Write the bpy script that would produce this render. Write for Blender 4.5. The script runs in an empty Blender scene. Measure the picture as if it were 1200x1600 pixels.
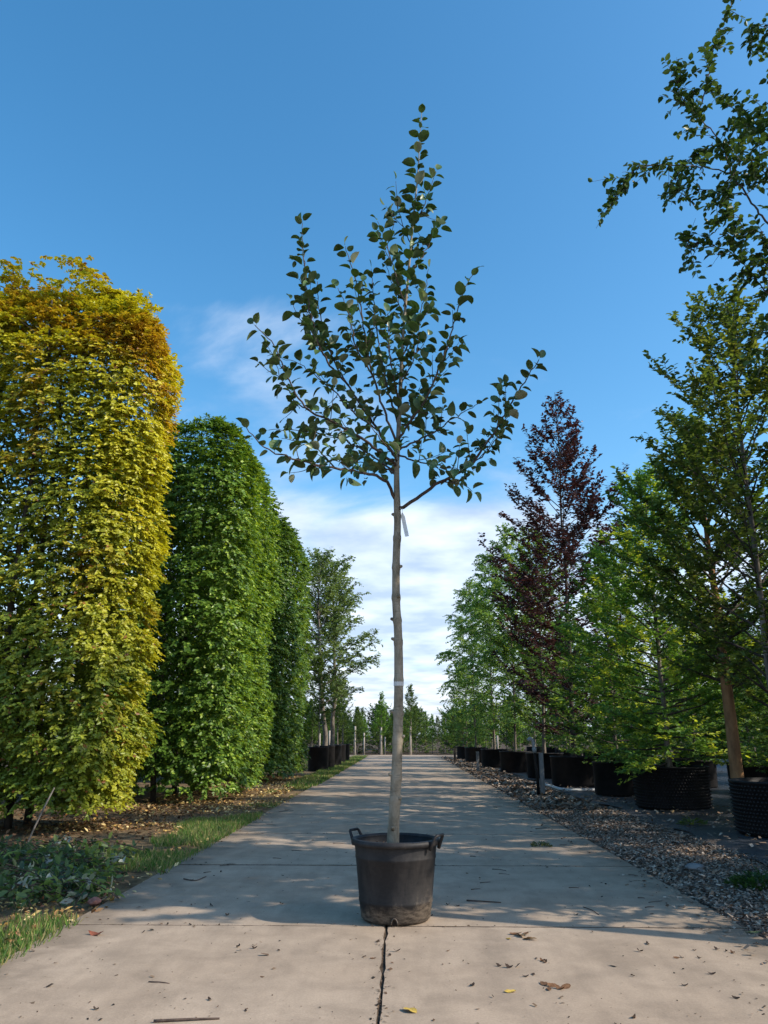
import bpy, bmesh, math, random
import numpy as np
from mathutils import Vector, Matrix

SC = bpy.context.scene
COL = SC.collection
rad = math.radians
random.seed(7)
rng = np.random.default_rng(11)

# ------------------------------------------------------------------ camera
CAM_H, PITCH, YAW, FPX = 1.1, rad(16.24), rad(1.33), 1202.0
cam = bpy.data.cameras.new('camera')
cam.sensor_fit = 'VERTICAL'; cam.sensor_height = 36.0; cam.lens = 36.0 * FPX / 1600.0
cam.clip_start = 0.05; cam.clip_end = 2000
cam_o = bpy.data.objects.new('camera', cam); COL.objects.link(cam_o)
cam_o.location = (0, 0, CAM_H); cam_o.rotation_euler = (math.pi / 2 + PITCH, 0, YAW)
SC.camera = cam_o

# ------------------------------------------------------------------ world, sun, exposure
SUN_AZ, SUN_EL = rad(104.0), rad(35.0)            # azimuth from +Y towards +X
SUN_DIR = Vector((math.sin(SUN_AZ) * math.cos(SUN_EL), math.cos(SUN_AZ) * math.cos(SUN_EL), math.sin(SUN_EL)))
W = bpy.data.worlds.new('World'); SC.world = W; W.use_nodes = True
def build_world():
    nt = W.node_tree; N = nt.nodes; L = nt.links
    N.clear()
    out = N.new('ShaderNodeOutputWorld'); bg = N.new('ShaderNodeBackground')
    bg.inputs['Strength'].default_value = 0.15
    sky = N.new('ShaderNodeTexSky'); sky.sky_type = 'NISHITA'; sky.sun_disc = False
    sky.sun_elevation = SUN_EL; sky.sun_rotation = SUN_AZ
    sky.altitude = 20; sky.air_density = 1.0; sky.dust_density = 0.9; sky.ozone_density = 1.3
    tc = N.new('ShaderNodeTexCoord'); sep = N.new('ShaderNodeSeparateXYZ')
    L.new(tc.outputs['Generated'], sep.inputs[0])
    def math_(op, a, b=None, c=None):
        m = N.new('ShaderNodeMath'); m.operation = op
        for i, v in enumerate((a, b, c)):
            if v is None: continue
            if isinstance(v, (int, float)): m.inputs[i].default_value = v
            else: L.new(v, m.inputs[i])
        return m.outputs[0]
    z = math_('MAXIMUM', sep.outputs[2], 0.0)
    den = math_('ADD', z, 0.12)
    comb = N.new('ShaderNodeCombineXYZ')
    L.new(math_('DIVIDE', sep.outputs[0], den), comb.inputs[0])
    L.new(math_('DIVIDE', sep.outputs[1], den), comb.inputs[1])
    comb.inputs[2].default_value = 1.3
    noi = N.new('ShaderNodeTexNoise'); noi.inputs['Scale'].default_value = 1.15
    noi.inputs['Detail'].default_value = 9; noi.inputs['Roughness'].default_value = 0.56
    noi.inputs['Distortion'].default_value = 0.35
    L.new(comb.outputs[0], noi.inputs['Vector'])
    # cover grows towards the horizon: threshold as a function of height
    ramp = N.new('ShaderNodeValToRGB'); cr = ramp.color_ramp
    cr.elements[0].position = 0.0; cr.elements[0].color = (.06,) * 3 + (1,)
    cr.elements[1].position = 0.20; cr.elements[1].color = (.32,) * 3 + (1,)
    for p, v in ((.10, .18), (.27, .35), (.31, .50), (.38, .57), (.44, .52), (.50, .53), (.56, .80)):
        e = cr.elements.new(p); e.color = (v, v, v, 1)
    L.new(z, ramp.inputs[0])
    mask = N.new('ShaderNodeMapRange'); mask.interpolation_type = 'SMOOTHSTEP'
    L.new(noi.outputs['Fac'], mask.inputs['Value'])
    L.new(ramp.outputs[0], mask.inputs['From Min'])
    L.new(math_('ADD', ramp.outputs[0], 0.26), mask.inputs['From Max'])
    n2 = N.new('ShaderNodeTexNoise'); n2.inputs['Scale'].default_value = 3.4
    n2.inputs['Detail'].default_value = 6; L.new(comb.outputs[0], n2.inputs['Vector'])
    cc = N.new('ShaderNodeValToRGB')
    cc.color_ramp.elements[0].position = .36; cc.color_ramp.elements[0].color = (2.35, 2.85, 3.8, 1)
    cc.color_ramp.elements[1].position = .66; cc.color_ramp.elements[1].color = (4.2, 4.55, 5.1, 1)
    L.new(n2.outputs['Fac'], cc.inputs[0])
    mix = N.new('ShaderNodeMix'); mix.data_type = 'RGBA'
    L.new(math_('MULTIPLY', mask.outputs[0], 0.85), mix.inputs[0])
    hs = N.new('ShaderNodeHueSaturation'); hs.inputs['Saturation'].default_value = 1.34; hs.inputs['Hue'].default_value = .491
    hs.inputs['Value'].default_value = .97
    L.new(sky.outputs[0], hs.inputs['Color'])
    L.new(hs.outputs[0], mix.inputs[6]); L.new(cc.outputs[0], mix.inputs[7])
    L.new(mix.outputs[2], bg.inputs['Color']); L.new(bg.outputs[0], out.inputs[0])
build_world()
sl = bpy.data.lights.new('sun', 'SUN'); sl.energy = 3.1; sl.angle = rad(0.53); sl.color = (1.0, .90, .77)
sun_o = bpy.data.objects.new('sun', sl); COL.objects.link(sun_o)
sun_o.rotation_euler = (-SUN_DIR).to_track_quat('-Z', 'Y').to_euler(); sun_o.location = (30, -8, 30)
SC.view_settings.view_transform = 'Standard'; SC.view_settings.look = 'None'
SC.view_settings.exposure = 0.82; SC.view_settings.gamma = 1.0
SC.view_settings.use_curve_mapping = False
SC.render.engine = 'CYCLES'
SC.cycles.use_denoising = True
SC.cycles.max_bounces = 8; SC.cycles.transparent_max_bounces = 8
SC.cycles.sample_clamp_indirect = 6.0

# ------------------------------------------------------------------ helpers
FWD = np.array([-math.sin(YAW) * math.cos(PITCH), math.cos(YAW) * math.cos(PITCH), math.sin(PITCH)])
RGT = np.array([math.cos(YAW), math.sin(YAW), 0.0])
UPV = np.cross(RGT, FWD)
def P(px, py, Y):
    d = FWD + RGT * (px - 600) / FPX + UPV * (800 - py) / FPX
    t = Y / d[1]
    return np.array([0, 0, CAM_H]) + d * t
def G(px, py, z=0.0):
    d = FWD + RGT * (px - 600) / FPX + UPV * (800 - py) / FPX
    t = (z - CAM_H) / d[2]
    return np.array([0, 0, CAM_H]) + d * t

def prop(o, label=None, cat=None, group=None, kind=None):
    if label: o['label'] = label
    if cat: o['category'] = cat
    if group: o['group'] = group
    if kind: o['kind'] = kind
    return o
def link(name, me, mat=None, parent=None):
    o = bpy.data.objects.new(name, me); COL.objects.link(o)
    if mat is not None and me is not None and len(me.materials) == 0:
        me.materials.append(mat)
    if parent is not None: o.parent = parent
    return o
def empty(name, loc, label=None, cat=None, group=None):
    o = bpy.data.objects.new(name, None); COL.objects.link(o)
    o.empty_display_size = .2; o.location = loc
    return prop(o, label, cat, group)

def vnoise(p, seed=0.0):
    p = np.asarray(p, float); i = np.floor(p); f = p - i; f = f * f * (3 - 2 * f)
    def h(a, b, c):
        v = np.sin((i[:, 0] + a) * 127.1 + (i[:, 1] + b) * 311.7 + (i[:, 2] + c) * 74.7 + seed) * 43758.5453
        return v - np.floor(v)
    x, y, z = f.T
    def lerp(a, b, t): return a + (b - a) * t
    return lerp(lerp(lerp(h(0,0,0), h(1,0,0), x), lerp(h(0,1,0), h(1,1,0), x), y),
                lerp(lerp(h(0,0,1), h(1,0,1), x), lerp(h(0,1,1), h(1,1,1), x), y), z)
def nrm(v):
    return v / np.maximum(np.linalg.norm(v, axis=-1, keepdims=True), 1e-9)

def np_mesh(name, V, faces, col=None):
    """V (n,3); faces: list of int arrays of shape (m,k)."""
    me = bpy.data.meshes.new(name)
    me.vertices.add(len(V)); me.vertices.foreach_set('co', np.ascontiguousarray(V, np.float32).ravel())
    idx = np.concatenate([f.ravel() for f in faces]).astype(np.int32)
    tot = np.concatenate([np.full(len(f), f.shape[1], np.int32) for f in faces])
    st = np.concatenate([[0], np.cumsum(tot)[:-1]]).astype(np.int32)
    me.loops.add(len(idx)); me.loops.foreach_set('vertex_index', idx)
    me.polygons.add(len(tot)); me.polygons.foreach_set('loop_start', st)
    me.update(calc_edges=True)
    if col is not None:
        a = me.attributes.new('Col', 'FLOAT_COLOR', 'POINT')
        c = np.ones((len(V), 4), np.float32); c[:, :3] = col
        a.data.foreach_set('color', c.ravel())
    return me

T6 = (np.array([[0,0,0],[-.42,.28,.14],[-.36,.66,.15],[0,1,-.1],[.36,.66,.15],[.42,.28,.14]]), [np.array([[0,3,2,1],[0,5,4,3]])])
T4 = (np.array([[0,0,0],[-.45,.48,.12],[0,1,-.06],[.45,.48,.12]]), [np.array([[0,2,1],[0,3,2]])])
TC = (np.array([[-.5,0,0],[.5,.06,.08],[.42,1,.0],[-.45,.93,.1]]), [np.array([[0,1,2,3]])])
def leaf_mesh(name, pos, ax, nr, ln, wd, col, templ=T4):
    tv, tf = templ
    n = len(pos); k = len(tv)
    ax = nrm(ax); x = nrm(np.cross(ax, nr)); nn = np.cross(x, ax)
    ln = np.broadcast_to(np.asarray(ln, float), (n,)); wd = np.broadcast_to(np.asarray(wd, float), (n,))
    V = (pos[:, None, :] + x[:, None, :] * (tv[None, :, 0, None] * wd[:, None, None])
         + ax[:, None, :] * (tv[None, :, 1, None] * ln[:, None, None])
         + nn[:, None, :] * (tv[None, :, 2, None] * wd[:, None, None])).reshape(-1, 3)
    off = (np.arange(n) * k)[:, None, None]
    F = [(f[None] + off).reshape(-1, f.shape[1]) for f in tf]
    return np_mesh(name, V, F, np.repeat(col, k, axis=0))

class Tubes:
    def __init__(s): s.V = []; s.F = []; s.n = 0
    def add(s, pts, radii, sides=5, cap=True):
        pts = np.asarray(pts, float); m = len(pts)
        radii = np.broadcast_to(np.asarray(radii, float), (m,))
        tg = nrm(np.gradient(pts, axis=0))
        ref = np.array([0., 0, 1]) if abs(tg[:, 2].mean()) < .8 else np.array([1., 0, 0])
        u = nrm(np.cross(tg, ref)); v = np.cross(tg, u)
        a = np.arange(sides) * 2 * math.pi / sides
        ring = pts[:, None] + radii[:, None, None] * (np.cos(a)[None, :, None] * u[:, None] + np.sin(a)[None, :, None] * v[:, None])
        s.V.append(ring.reshape(-1, 3))
        i = np.arange(m - 1)[:, None] * sides; j = np.arange(sides)[None]; j2 = (j + 1) % sides
        q = np.stack([i + j, i + j2, i + sides + j2, i + sides + j], -1).reshape(-1, 4) + s.n
        s.F.append(q)
        if cap and sides == 4:
            s.F.append(np.array([[3, 2, 1, 0]]) + s.n); s.F.append(np.array([[0, 1, 2, 3]]) + s.n + (m - 1) * sides)
        elif cap:
            s.V.append(pts[[0, -1]]); c0 = s.n + m * sides
            jj = np.arange(sides); f1 = np.stack([np.full(sides, c0), (jj + 1) % sides + s.n, jj + s.n, jj + s.n], -1)[:, :3]
            f2 = np.stack([np.full(sides, c0 + 1), jj + s.n + (m - 1) * sides, (jj + 1) % sides + s.n + (m - 1) * sides], -1)
            s.F.append(f1); s.F.append(f2); s.n += 2
        s.n += m * sides
    def mesh(s, name, smooth=True):
        me = np_mesh(name, np.concatenate(s.V), s.F)
        if smooth: me.polygons.foreach_set('use_smooth', np.ones(len(me.polygons), bool))
        return me

def lathe(prof, seg=40, wob=0.0, seed=0):
    prof = np.array(prof, float); m = len(prof)
    a = np.arange(seg) * 2 * math.pi / seg
    w = 1 + wob * np.sin(a * 2 + seed) + wob * .6 * np.sin(a * 5 + seed * 2)
    V = np.stack([prof[:, None, 0] * np.cos(a) * w, prof[:, None, 0] * np.sin(a) * w, np.repeat(prof[:, 1:2], seg, 1)], -1).reshape(-1, 3)
    i = np.arange(m - 1)[:, None] * seg; j = np.arange(seg)[None]; j2 = (j + 1) % seg
    q = np.stack([i + j, i + j2, i + seg + j2, i + seg + j], -1).reshape(-1, 4)
    return V, q
def smooth(me, on=True):
    me.polygons.foreach_set('use_smooth', np.full(len(me.polygons), on)); return me
def bm_mesh(name, bm):
    me = bpy.data.meshes.new(name); bm.to_mesh(me); bm.free(); return me
def box_mesh(name, cx, cy, z0, z1, sx, sy, bev=.004, taper=1.0):
    bm = bmesh.new(); r = bmesh.ops.create_cube(bm, size=1)
    for v in r['verts']:
        t = taper if v.co.z > 0 else 1
        v.co = Vector((cx + v.co.x * sx * t, cy + v.co.y * sy * t, z0 + (v.co.z + .5) * (z1 - z0)))
    if bev: bmesh.ops.bevel(bm, geom=list(bm.edges), offset=bev, segments=1, affect='EDGES')
    return bm_mesh(name, bm)

# ------------------------------------------------------------------ materials
def mat_new(name):
    m = bpy.data.materials.new(name); m.use_nodes = True
    nt = m.node_tree; nt.nodes.clear()
    out = nt.nodes.new('ShaderNodeOutputMaterial'); return m, nt, nt.nodes, nt.links, out
def noise_node(N, L, vec, scale, detail=5, rough=.6, dist=0.0):
    n = N.new('ShaderNodeTexNoise'); n.inputs['Scale'].default_value = scale
    n.inputs['Detail'].default_value = detail; n.inputs['Roughness'].default_value = rough
    n.inputs['Distortion'].default_value = dist
    if vec is not None: L.new(vec, n.inputs['Vector'])
    return n.outputs['Fac']
def ramp_node(N, L, fac, stops):
    r = N.new('ShaderNodeValToRGB'); cr = r.color_ramp
    cr.elements[0].position = stops[0][0]; cr.elements[0].color = (*stops[0][1], 1)
    cr.elements[1].position = stops[-1][0]; cr.elements[1].color = (*stops[-1][1], 1)
    for p, c in stops[1:-1]:
        e = cr.elements.new(p); e.color = (*c, 1)
    L.new(fac, r.inputs[0]); return r.outputs[0]
def g3(v): return (v, v, v)
def mixc(N, L, fac, a, b, mode='MIX'):
    m = N.new('ShaderNodeMix'); m.data_type = 'RGBA'; m.blend_type = mode
    for i, v in ((0, fac), (6, a), (7, b)):
        if isinstance(v, (int, float)): m.inputs[i].default_value = v
        elif isinstance(v, tuple): m.inputs[i].default_value = (*v, 1)
        else: L.new(v, m.inputs[i])
    return m.outputs[2]
def bump_node(N, L, h, strength, dist=.02):
    b = N.new('ShaderNodeBump'); b.inputs['Strength'].default_value = strength; b.inputs['Distance'].default_value = dist
    L.new(h, b.inputs['Height']); return b.outputs[0]
def pbsdf(N, L, col, rough=.7, spec=.3, normal=None):
    b = N.new('ShaderNodeBsdfPrincipled')
    if isinstance(col, tuple): b.inputs['Base Color'].default_value = (*col, 1)
    else: L.new(col, b.inputs['Base Color'])
    b.inputs['Roughness'].default_value = rough; b.inputs['Specular IOR Level'].default_value = spec
    if normal is not None: L.new(normal, b.inputs['Normal'])
    return b
def coords(N, kind='pos'):
    if kind == 'pos': return N.new('ShaderNodeNewGeometry').outputs['Position']
    return N.new('ShaderNodeTexCoord').outputs['Object']
def scaled(N, L, vec, sc):
    m = N.new('ShaderNodeMapping'); m.inputs['Scale'].default_value = sc; L.new(vec, m.inputs[0]); return m.outputs[0]

def leaf_material(name, trans=.35, tcol=(1.25, 1.2, .45), rough=.5, spec=.35):
    m, nt, N, L, out = mat_new(name)
    at = N.new('ShaderNodeAttribute'); at.attribute_name = 'Col'
    b = pbsdf(N, L, at.outputs['Color'], rough, spec)
    t = N.new('ShaderNodeBsdfTranslucent'); L.new(mixc(N, L, 1.0, at.outputs['Color'], tcol, 'MULTIPLY'), t.inputs[0])
    mx = N.new('ShaderNodeMixShader'); mx.inputs[0].default_value = trans
    L.new(b.outputs[0], mx.inputs[1]); L.new(t.outputs[0], mx.inputs[2]); L.new(mx.outputs[0], out.inputs[0])
    return m
def attr_matte(name, rough=.9, spec=.15):
    m, nt, N, L, out = mat_new(name)
    at = N.new('ShaderNodeAttribute'); at.attribute_name = 'Col'
    L.new(pbsdf(N, L, at.outputs['Color'], rough, spec).outputs[0], out.inputs[0]); return m
def noisy(name, c1, c2, scale=20, rough=.8, spec=.25, bump=.3, bscale=None, sc=(1,1,1), kind='pos', lo=.35, hi=.65, bdist=.01):
    m, nt, N, L, out = mat_new(name)
    v = scaled(N, L, coords(N, kind), sc)
    f = noise_node(N, L, v, scale, 6, .62)
    c = ramp_node(N, L, f, [(lo, c1), (hi, c2)])
    n = bump_node(N, L, noise_node(N, L, v, bscale or scale * 2, 6, .65), bump, bdist) if bump else None
    L.new(pbsdf(N, L, c, rough, spec, n).outputs[0], out.inputs[0]); return m

M = {}
M['leaf'] = leaf_material('leaf_blade', .42)
M['leaf_purple'] = leaf_material('leaf_blade_purple', .25, (1.0, .55, .5), .45, .4)
M['leaf_dark'] = leaf_material('leaf_blade_glossy', .25, (1.2, 1.2, .5), .42, .4)
M['leaf_hedge'] = leaf_material('leaf_blade_hedge', .34, (1.25, 1.15, .4), .42, .4)
M['grass'] = leaf_material('grass_blade', .3, (1.2, 1.2, .5), .6, .25)
M['litter'] = attr_matte('dry_litter')
M['bark'] = noisy('bark_grey', (.10, .085, .068), (.24, .205, .17), 14, .85, .2, .6, 40, (1, 1, .35))
M['bark_dark'] = noisy('bark_dark', (.035, .03, .026), (.09, .075, .06), 16, .85, .2, .5, 40, (1, 1, .35))
M['bark_brown'] = noisy('bark_brown', (.17, .09, .045), (.34, .19, .09), 12, .9, .15, .8, 30, (1, 1, .3))
M['twig'] = noisy('twig_bark', (.05, .035, .028), (.12, .085, .065), 30, .8, .25, .2)
M['soil'] = noisy('bare_soil', (.045, .033, .023), (.12, .088, .06), 9, .95, .1, .9, 30, bdist=.03)
M['pot_soil'] = noisy('potting_soil', (.012, .009, .007), (.05, .036, .026), 40, .95, .1, 1.0, 60, bdist=.02)
M['black_plastic'] = noisy('black_plastic', (.005, .005, .006), (.014, .013, .014), 8, .6, .3, .1)
M['stake_wood'] = noisy('pale_stake', (.26, .23, .19), (.42, .38, .33), 12, .8, .2, .3, 30, (1, 1, .2))
M['galvanised'] = noisy('galvanised_metal', (.20, .21, .22), (.34, .35, .36), 18, .5, .5, .1)
M['grey_post'] = noisy('weathered_post', (.13, .135, .14), (.25, .25, .25), 14, .85, .2, .4, 40, (1, 1, .3))
M['pale_pipe'] = noisy('pale_pipe', (.42, .43, .43), (.60, .61, .60), 10, .6, .3, .1)
M['tag'] = noisy('tag_plastic', (.66, .66, .64), (.80, .79, .76), 60, .5, .4, 0)
M['tape'] = noisy('tape_white', (.46, .45, .43), (.62, .61, .58), 30, .6, .3, 0)
M['stone'] = noisy('stone_grey', (.12, .125, .13), (.24, .24, .235), 12, .9, .2, .5)

def concrete():
    m, nt, N, L, out = mat_new('road_concrete')
    p = coords(N)
    big = noise_node(N, L, p, .55, 5, .6, .4); mid = noise_node(N, L, p, 3.2, 8, .68, .3); fine = noise_node(N, L, p, 90, 4, .7)
    streak = noise_node(N, L, scaled(N, L, p, (1.0, .16, 1)), 5.0, 6, .65)
    c = ramp_node(N, L, big, [(.28, (.375, .284, .202)), (.72, (.475, .372, .274))])
    c = mixc(N, L, .70, c, ramp_node(N, L, mid, [(.34, g3(.66)), (.58, g3(1.0)), (.78, g3(1.1))]), 'MULTIPLY')
    c = mixc(N, L, .42, c, ramp_node(N, L, streak, [(.32, g3(.62)), (.56, g3(1.0))]), 'MULTIPLY')
    c = mixc(N, L, .42, c, ramp_node(N, L, fine, [(.30, g3(.62)), (.62, g3(1.08))]), 'MULTIPLY')
    vo = N.new('ShaderNodeTexVoronoi'); vo.inputs['Scale'].default_value = 5.5; L.new(p, vo.inputs['Vector'])
    spot = ramp_node(N, L, vo.outputs['Distance'], [(.018, g3(.42)), (.05, g3(1.0))])
    c = mixc(N, L, .7, c, spot, 'MULTIPLY')
    sx = N.new('ShaderNodeSeparateXYZ'); L.new(p, sx.inputs[0])
    ab = N.new('ShaderNodeMath'); ab.operation = 'ABSOLUTE'; L.new(sx.outputs[0], ab.inputs[0])
    mr = N.new('ShaderNodeMapRange'); L.new(ab.outputs[0], mr.inputs[0]); mr.inputs[1].default_value = 1.45; mr.inputs[2].default_value = 2.06; mr.inputs[3].default_value = 0; mr.inputs[4].default_value = .42
    ad = N.new('ShaderNodeMath'); ad.operation = 'ADD'; L.new(mr.outputs[0], ad.inputs[0]); L.new(noise_node(N, L, p, 2.1, 7, .7, .5), ad.inputs[1])
    c = mixc(N, L, ramp_node(N, L, ad.outputs[0], [(.62, g3(0)), (.95, g3(.75))]), c, (.15, .115, .08))
    h = N.new('ShaderNodeMath'); h.operation = 'ADD'; L.new(mid, h.inputs[0]); L.new(fine, h.inputs[1])
    b = pbsdf(N, L, c, .82, .25, bump_node(N, L, h.outputs[0], .22, .006))
    L.new(b.outputs[0], out.inputs[0]); return m
M['concrete'] = concrete()

def weed_mat():
    m, nt, N, L, out = mat_new('woven_fabric')
    p = coords(N)
    w1 = N.new('ShaderNodeTexWave'); w1.inputs['Scale'].default_value = 60; L.new(p, w1.inputs['Vector'])
    f = noise_node(N, L, p, 2.4, 7, .65, .5)
    c = ramp_node(N, L, f, [(.33, (.014, .017, .023)), (.60, (.035, .041, .052)), (.76, (.085, .080, .072))])
    h = N.new('ShaderNodeMath'); h.operation = 'MULTIPLY_ADD'
    L.new(w1.outputs['Fac'], h.inputs[0]); h.inputs[1].default_value = .1; L.new(noise_node(N, L, scaled(N, L, p, (1, .45, 1)), 5, 6, .6), h.inputs[2])
    b = pbsdf(N, L, c, .55, .4, bump_node(N, L, h.outputs[0], .7, .05))
    L.new(b.outputs[0], out.inputs[0]); return m
M['fabric'] = weed_mat()

def pot_plastic():
    m, nt, N, L, out = mat_new('pot_plastic')
    p = coords(N, 'obj')
    sep = N.new('ShaderNodeSeparateXYZ'); L.new(p, sep.inputs[0])
    dust = noise_node(N, L, scaled(N, L, p, (1, 1, .45)), 7, 8, .7, .3)
    scuff = noise_node(N, L, scaled(N, L, p, (1, 1, 3)), 22, 8, .75)
    mr = N.new('ShaderNodeMapRange'); L.new(sep.outputs[2], mr.inputs[0])
    mr.inputs[1].default_value = .02; mr.inputs[2].default_value = .14; mr.inputs[3].default_value = .55; mr.inputs[4].default_value = 0
    add = N.new('ShaderNodeMath'); add.operation = 'ADD'; L.new(mr.outputs[0], add.inputs[0]); L.new(dust, add.inputs[1])
    mud = ramp_node(N, L, add.outputs[0], [(.62, g3(0)), (.80, g3(1))])
    c = ramp_node(N, L, scuff, [(.32, (.004, .004, .005)), (.62, (.011, .011, .012))])
    c = mixc(N, L, ramp_node(N, L, dust, [(.46, g3(.0)), (.72, g3(.25))]), c, (.12, .10, .085))
    c = mixc(N, L, mud, c, mixc(N, L, ramp_node(N, L, scuff, [(.4, g3(0)), (.6, g3(1))]), (.035, .027, .02), (.15, .12, .09)))
    b = pbsdf(N, L, c, .62, .4, bump_node(N, L, scuff, .12, .004))
    L.new(b.outputs[0], out.inputs[0]); return m
M['pot'] = pot_plastic()

def trunk_bark():
    m, nt, N, L, out = mat_new('smooth_fruitwood_bark')
    p = coords(N, 'obj')
    a = noise_node(N, L, scaled(N, L, p, (1, 1, .5)), 16, 7, .65, .4)
    len_ = noise_node(N, L, scaled(N, L, p, (1, 1, 7)), 14, 4, .6)
    c = ramp_node(N, L, a, [(.30, (.125, .100, .066)), (.50, (.26, .215, .152)), (.74, (.37, .32, .245))])
    c = mixc(N, L, .6, c, ramp_node(N, L, len_, [(.30, g3(.45)), (.44, g3(1.0))]), 'MULTIPLY')
    b = pbsdf(N, L, c, .75, .3, bump_node(N, L, len_, .4, .004))
    L.new(b.outputs[0], out.inputs[0]); return m
M['trunk'] = trunk_bark()

def tree_leaf(name, c1, c2, rough, spec, trans):
    m, nt, N, L, out = mat_new(name)
    n = noise_node(N, L, coords(N), 7.0, 3, .6)
    v = noise_node(N, L, coords(N), 140, 3, .6)
    c = ramp_node(N, L, n, [(.36, c1), (.64, c2)])
    c = mixc(N, L, .3, c, ramp_node(N, L, v, [(.3, g3(.7)), (.7, g3(1.15))]), 'MULTIPLY')
    b = pbsdf(N, L, c, rough, spec)
    t = N.new('ShaderNodeBsdfTranslucent'); L.new(mixc(N, L, 1.0, c, (1.3, 1.6, .55), 'MULTIPLY'), t.inputs[0])
    mx = N.new('ShaderNodeMixShader'); mx.inputs[0].default_value = trans
    L.new(b.outputs[0], mx.inputs[1]); L.new(t.outputs[0], mx.inputs[2]); L.new(mx.outputs[0], out.inputs[0]); return m
M['upper'] = tree_leaf('leaf_upper', (.050, .105, .032), (.120, .205, .060), .38, .5, .32)
M['under'] = tree_leaf('leaf_underside', (.105, .165, .068), (.225, .290, .145), .7, .2, .38)
M['under_pale'] = tree_leaf('leaf_underside_pale', (.34, .37, .24), (.50, .52, .38), .75, .15, .30)

# ------------------------------------------------------------------ ground, road, verge
def sheet(name, x0, x1, y0, y1, z, nx, ny, mat, amp=0.0, fs=1.0, seed=0, edge=0.0, kind='structure'):
    xs = np.linspace(x0, x1, nx); ys = np.linspace(y0, y1, ny)
    X, Y = np.meshgrid(xs, ys)
    Z = np.full_like(X, z)
    p = np.stack([X.ravel() * fs, Y.ravel() * fs, np.full(X.size, seed * 3.3)], -1)
    if amp: Z += ((vnoise(p, seed) - .5) * amp * 2).reshape(X.shape)
    if edge:
        e = ((vnoise(np.stack([Y.ravel() * .9, Y.ravel() * 0, Y.ravel() * 0 + seed], -1), seed) - .5) * 2 * edge).reshape(X.shape)
        X = X + e * (np.linspace(1, 0, nx)[None, :])
    V = np.stack([X, Y, Z], -1).reshape(-1, 3)
    i = np.arange(ny - 1)[:, None] * nx; j = np.arange(nx - 1)[None]
    q = np.stack([i + j, i + j + 1, i + nx + j + 1, i + nx + j], -1).reshape(-1, 4)
    o = link(name, smooth(np_mesh(name, V, [q])), mat); prop(o, kind=kind); return o
sheet('ground', -400, 400, -60, 740, -.06, 9, 9, M['soil'])

M['joint'] = noisy('joint_dirt', (.03, .022, .016), (.15, .11, .078), 30, .95, .1, .8, 60)
RX0, RXM, RX1 = -2.06, -.105, 2.04
road = empty('road', (0, 0, 0)); prop(road, kind='structure')
def slab(x0, x1, y0, y1, seed):
    r = random.Random(seed); pts = []
    def edge(ax, ay, bx, by, n):
        for k in range(n):
            t = k / n
            pts.append((ax + (bx - ax) * t + r.gauss(0, .0026), ay + (by - ay) * t + r.gauss(0, .0026)))
    edge(x0, y0, x1, y0, 26); edge(x1, y0, x1, y1, 26); edge(x1, y1, x0, y1, 26); edge(x0, y1, x0, y0, 26)
    bm = bmesh.new()
    cx, cy = (x0 + x1) / 2, (y0 + y1) / 2
    dz = r.uniform(-.002, .002)
    k_ = .0045; top = [bm.verts.new((cx + (x - cx) * (1 - k_ / ((x1 - x0) / 2)) + r.gauss(0, .002), cy + (y - cy) * (1 - k_ / ((y1 - y0) / 2)) + r.gauss(0, .002), dz)) for x, y in pts]
    mid = [bm.verts.new((x, y, dz - .006)) for x, y in pts]
    low = [bm.verts.new((x, y, -.058)) for x, y in pts]
    bm.faces.new(top); n = len(pts)
    for a, b in ((mid, top), (low, mid)):
        for k in range(n): bm.faces.new((a[k], a[(k + 1) % n], b[(k + 1) % n], b[k]))
    bm.faces.ensure_lookup_table()
    for f_ in bm.faces[1:]: f_.material_index = 1
    me = bm_mesh('slab', bm); me.materials.append(M['concrete']); me.materials.append(M['joint'])
    return link('slab', me, None, road)
SLAB, Y0 = 2.27, 5.15 - 2.27 * 3
for k in range(20):
    a = Y0 + k * SLAB
    slab(RX0, RXM - .0055, a + .005, a + SLAB - .005, k * 2)
    slab(RXM + .0055, RX1, a + .005, a + SLAB - .005, k * 2 + 1)
YEND = Y0 + 20 * SLAB
jf = sheet('joint_dirt', RX0 + .03, RX1 - .03, Y0, YEND, -.010, 2, 2, M['joint']); jf.parent = road; del jf['kind']
cp = link('cross_path', box_mesh('cross_path', 0, YEND + 2.3, -.055, .02, 90, 4.4, .01), M['concrete']); prop(cp, kind='structure')

M['verge'] = noisy('verge_soil', (.085, .06, .035), (.25, .175, .095), 6, .95, .1, .8, 40, bdist=.02)
sheet('verge_left', -7.5, RX0 + .02, -3, 46, -.03, 40, 200, M['verge'], .025, 1.7, 2)
M['chips'] = noisy('chip_bed', (.075, .06, .05), (.27, .22, .185), 26, .95, .1, 1.0, 60, bdist=.03)
sheet('chip_verge', RX1 - .02, 3.6, -3, 46, -.022, 20, 240, M['chips'], .02, 2.2, 5)
sheet('weed_fabric', 3.36, 16, -3, 46, -.006, 90, 220, M['fabric'], .03, 2.6, 8, .16)

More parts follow.
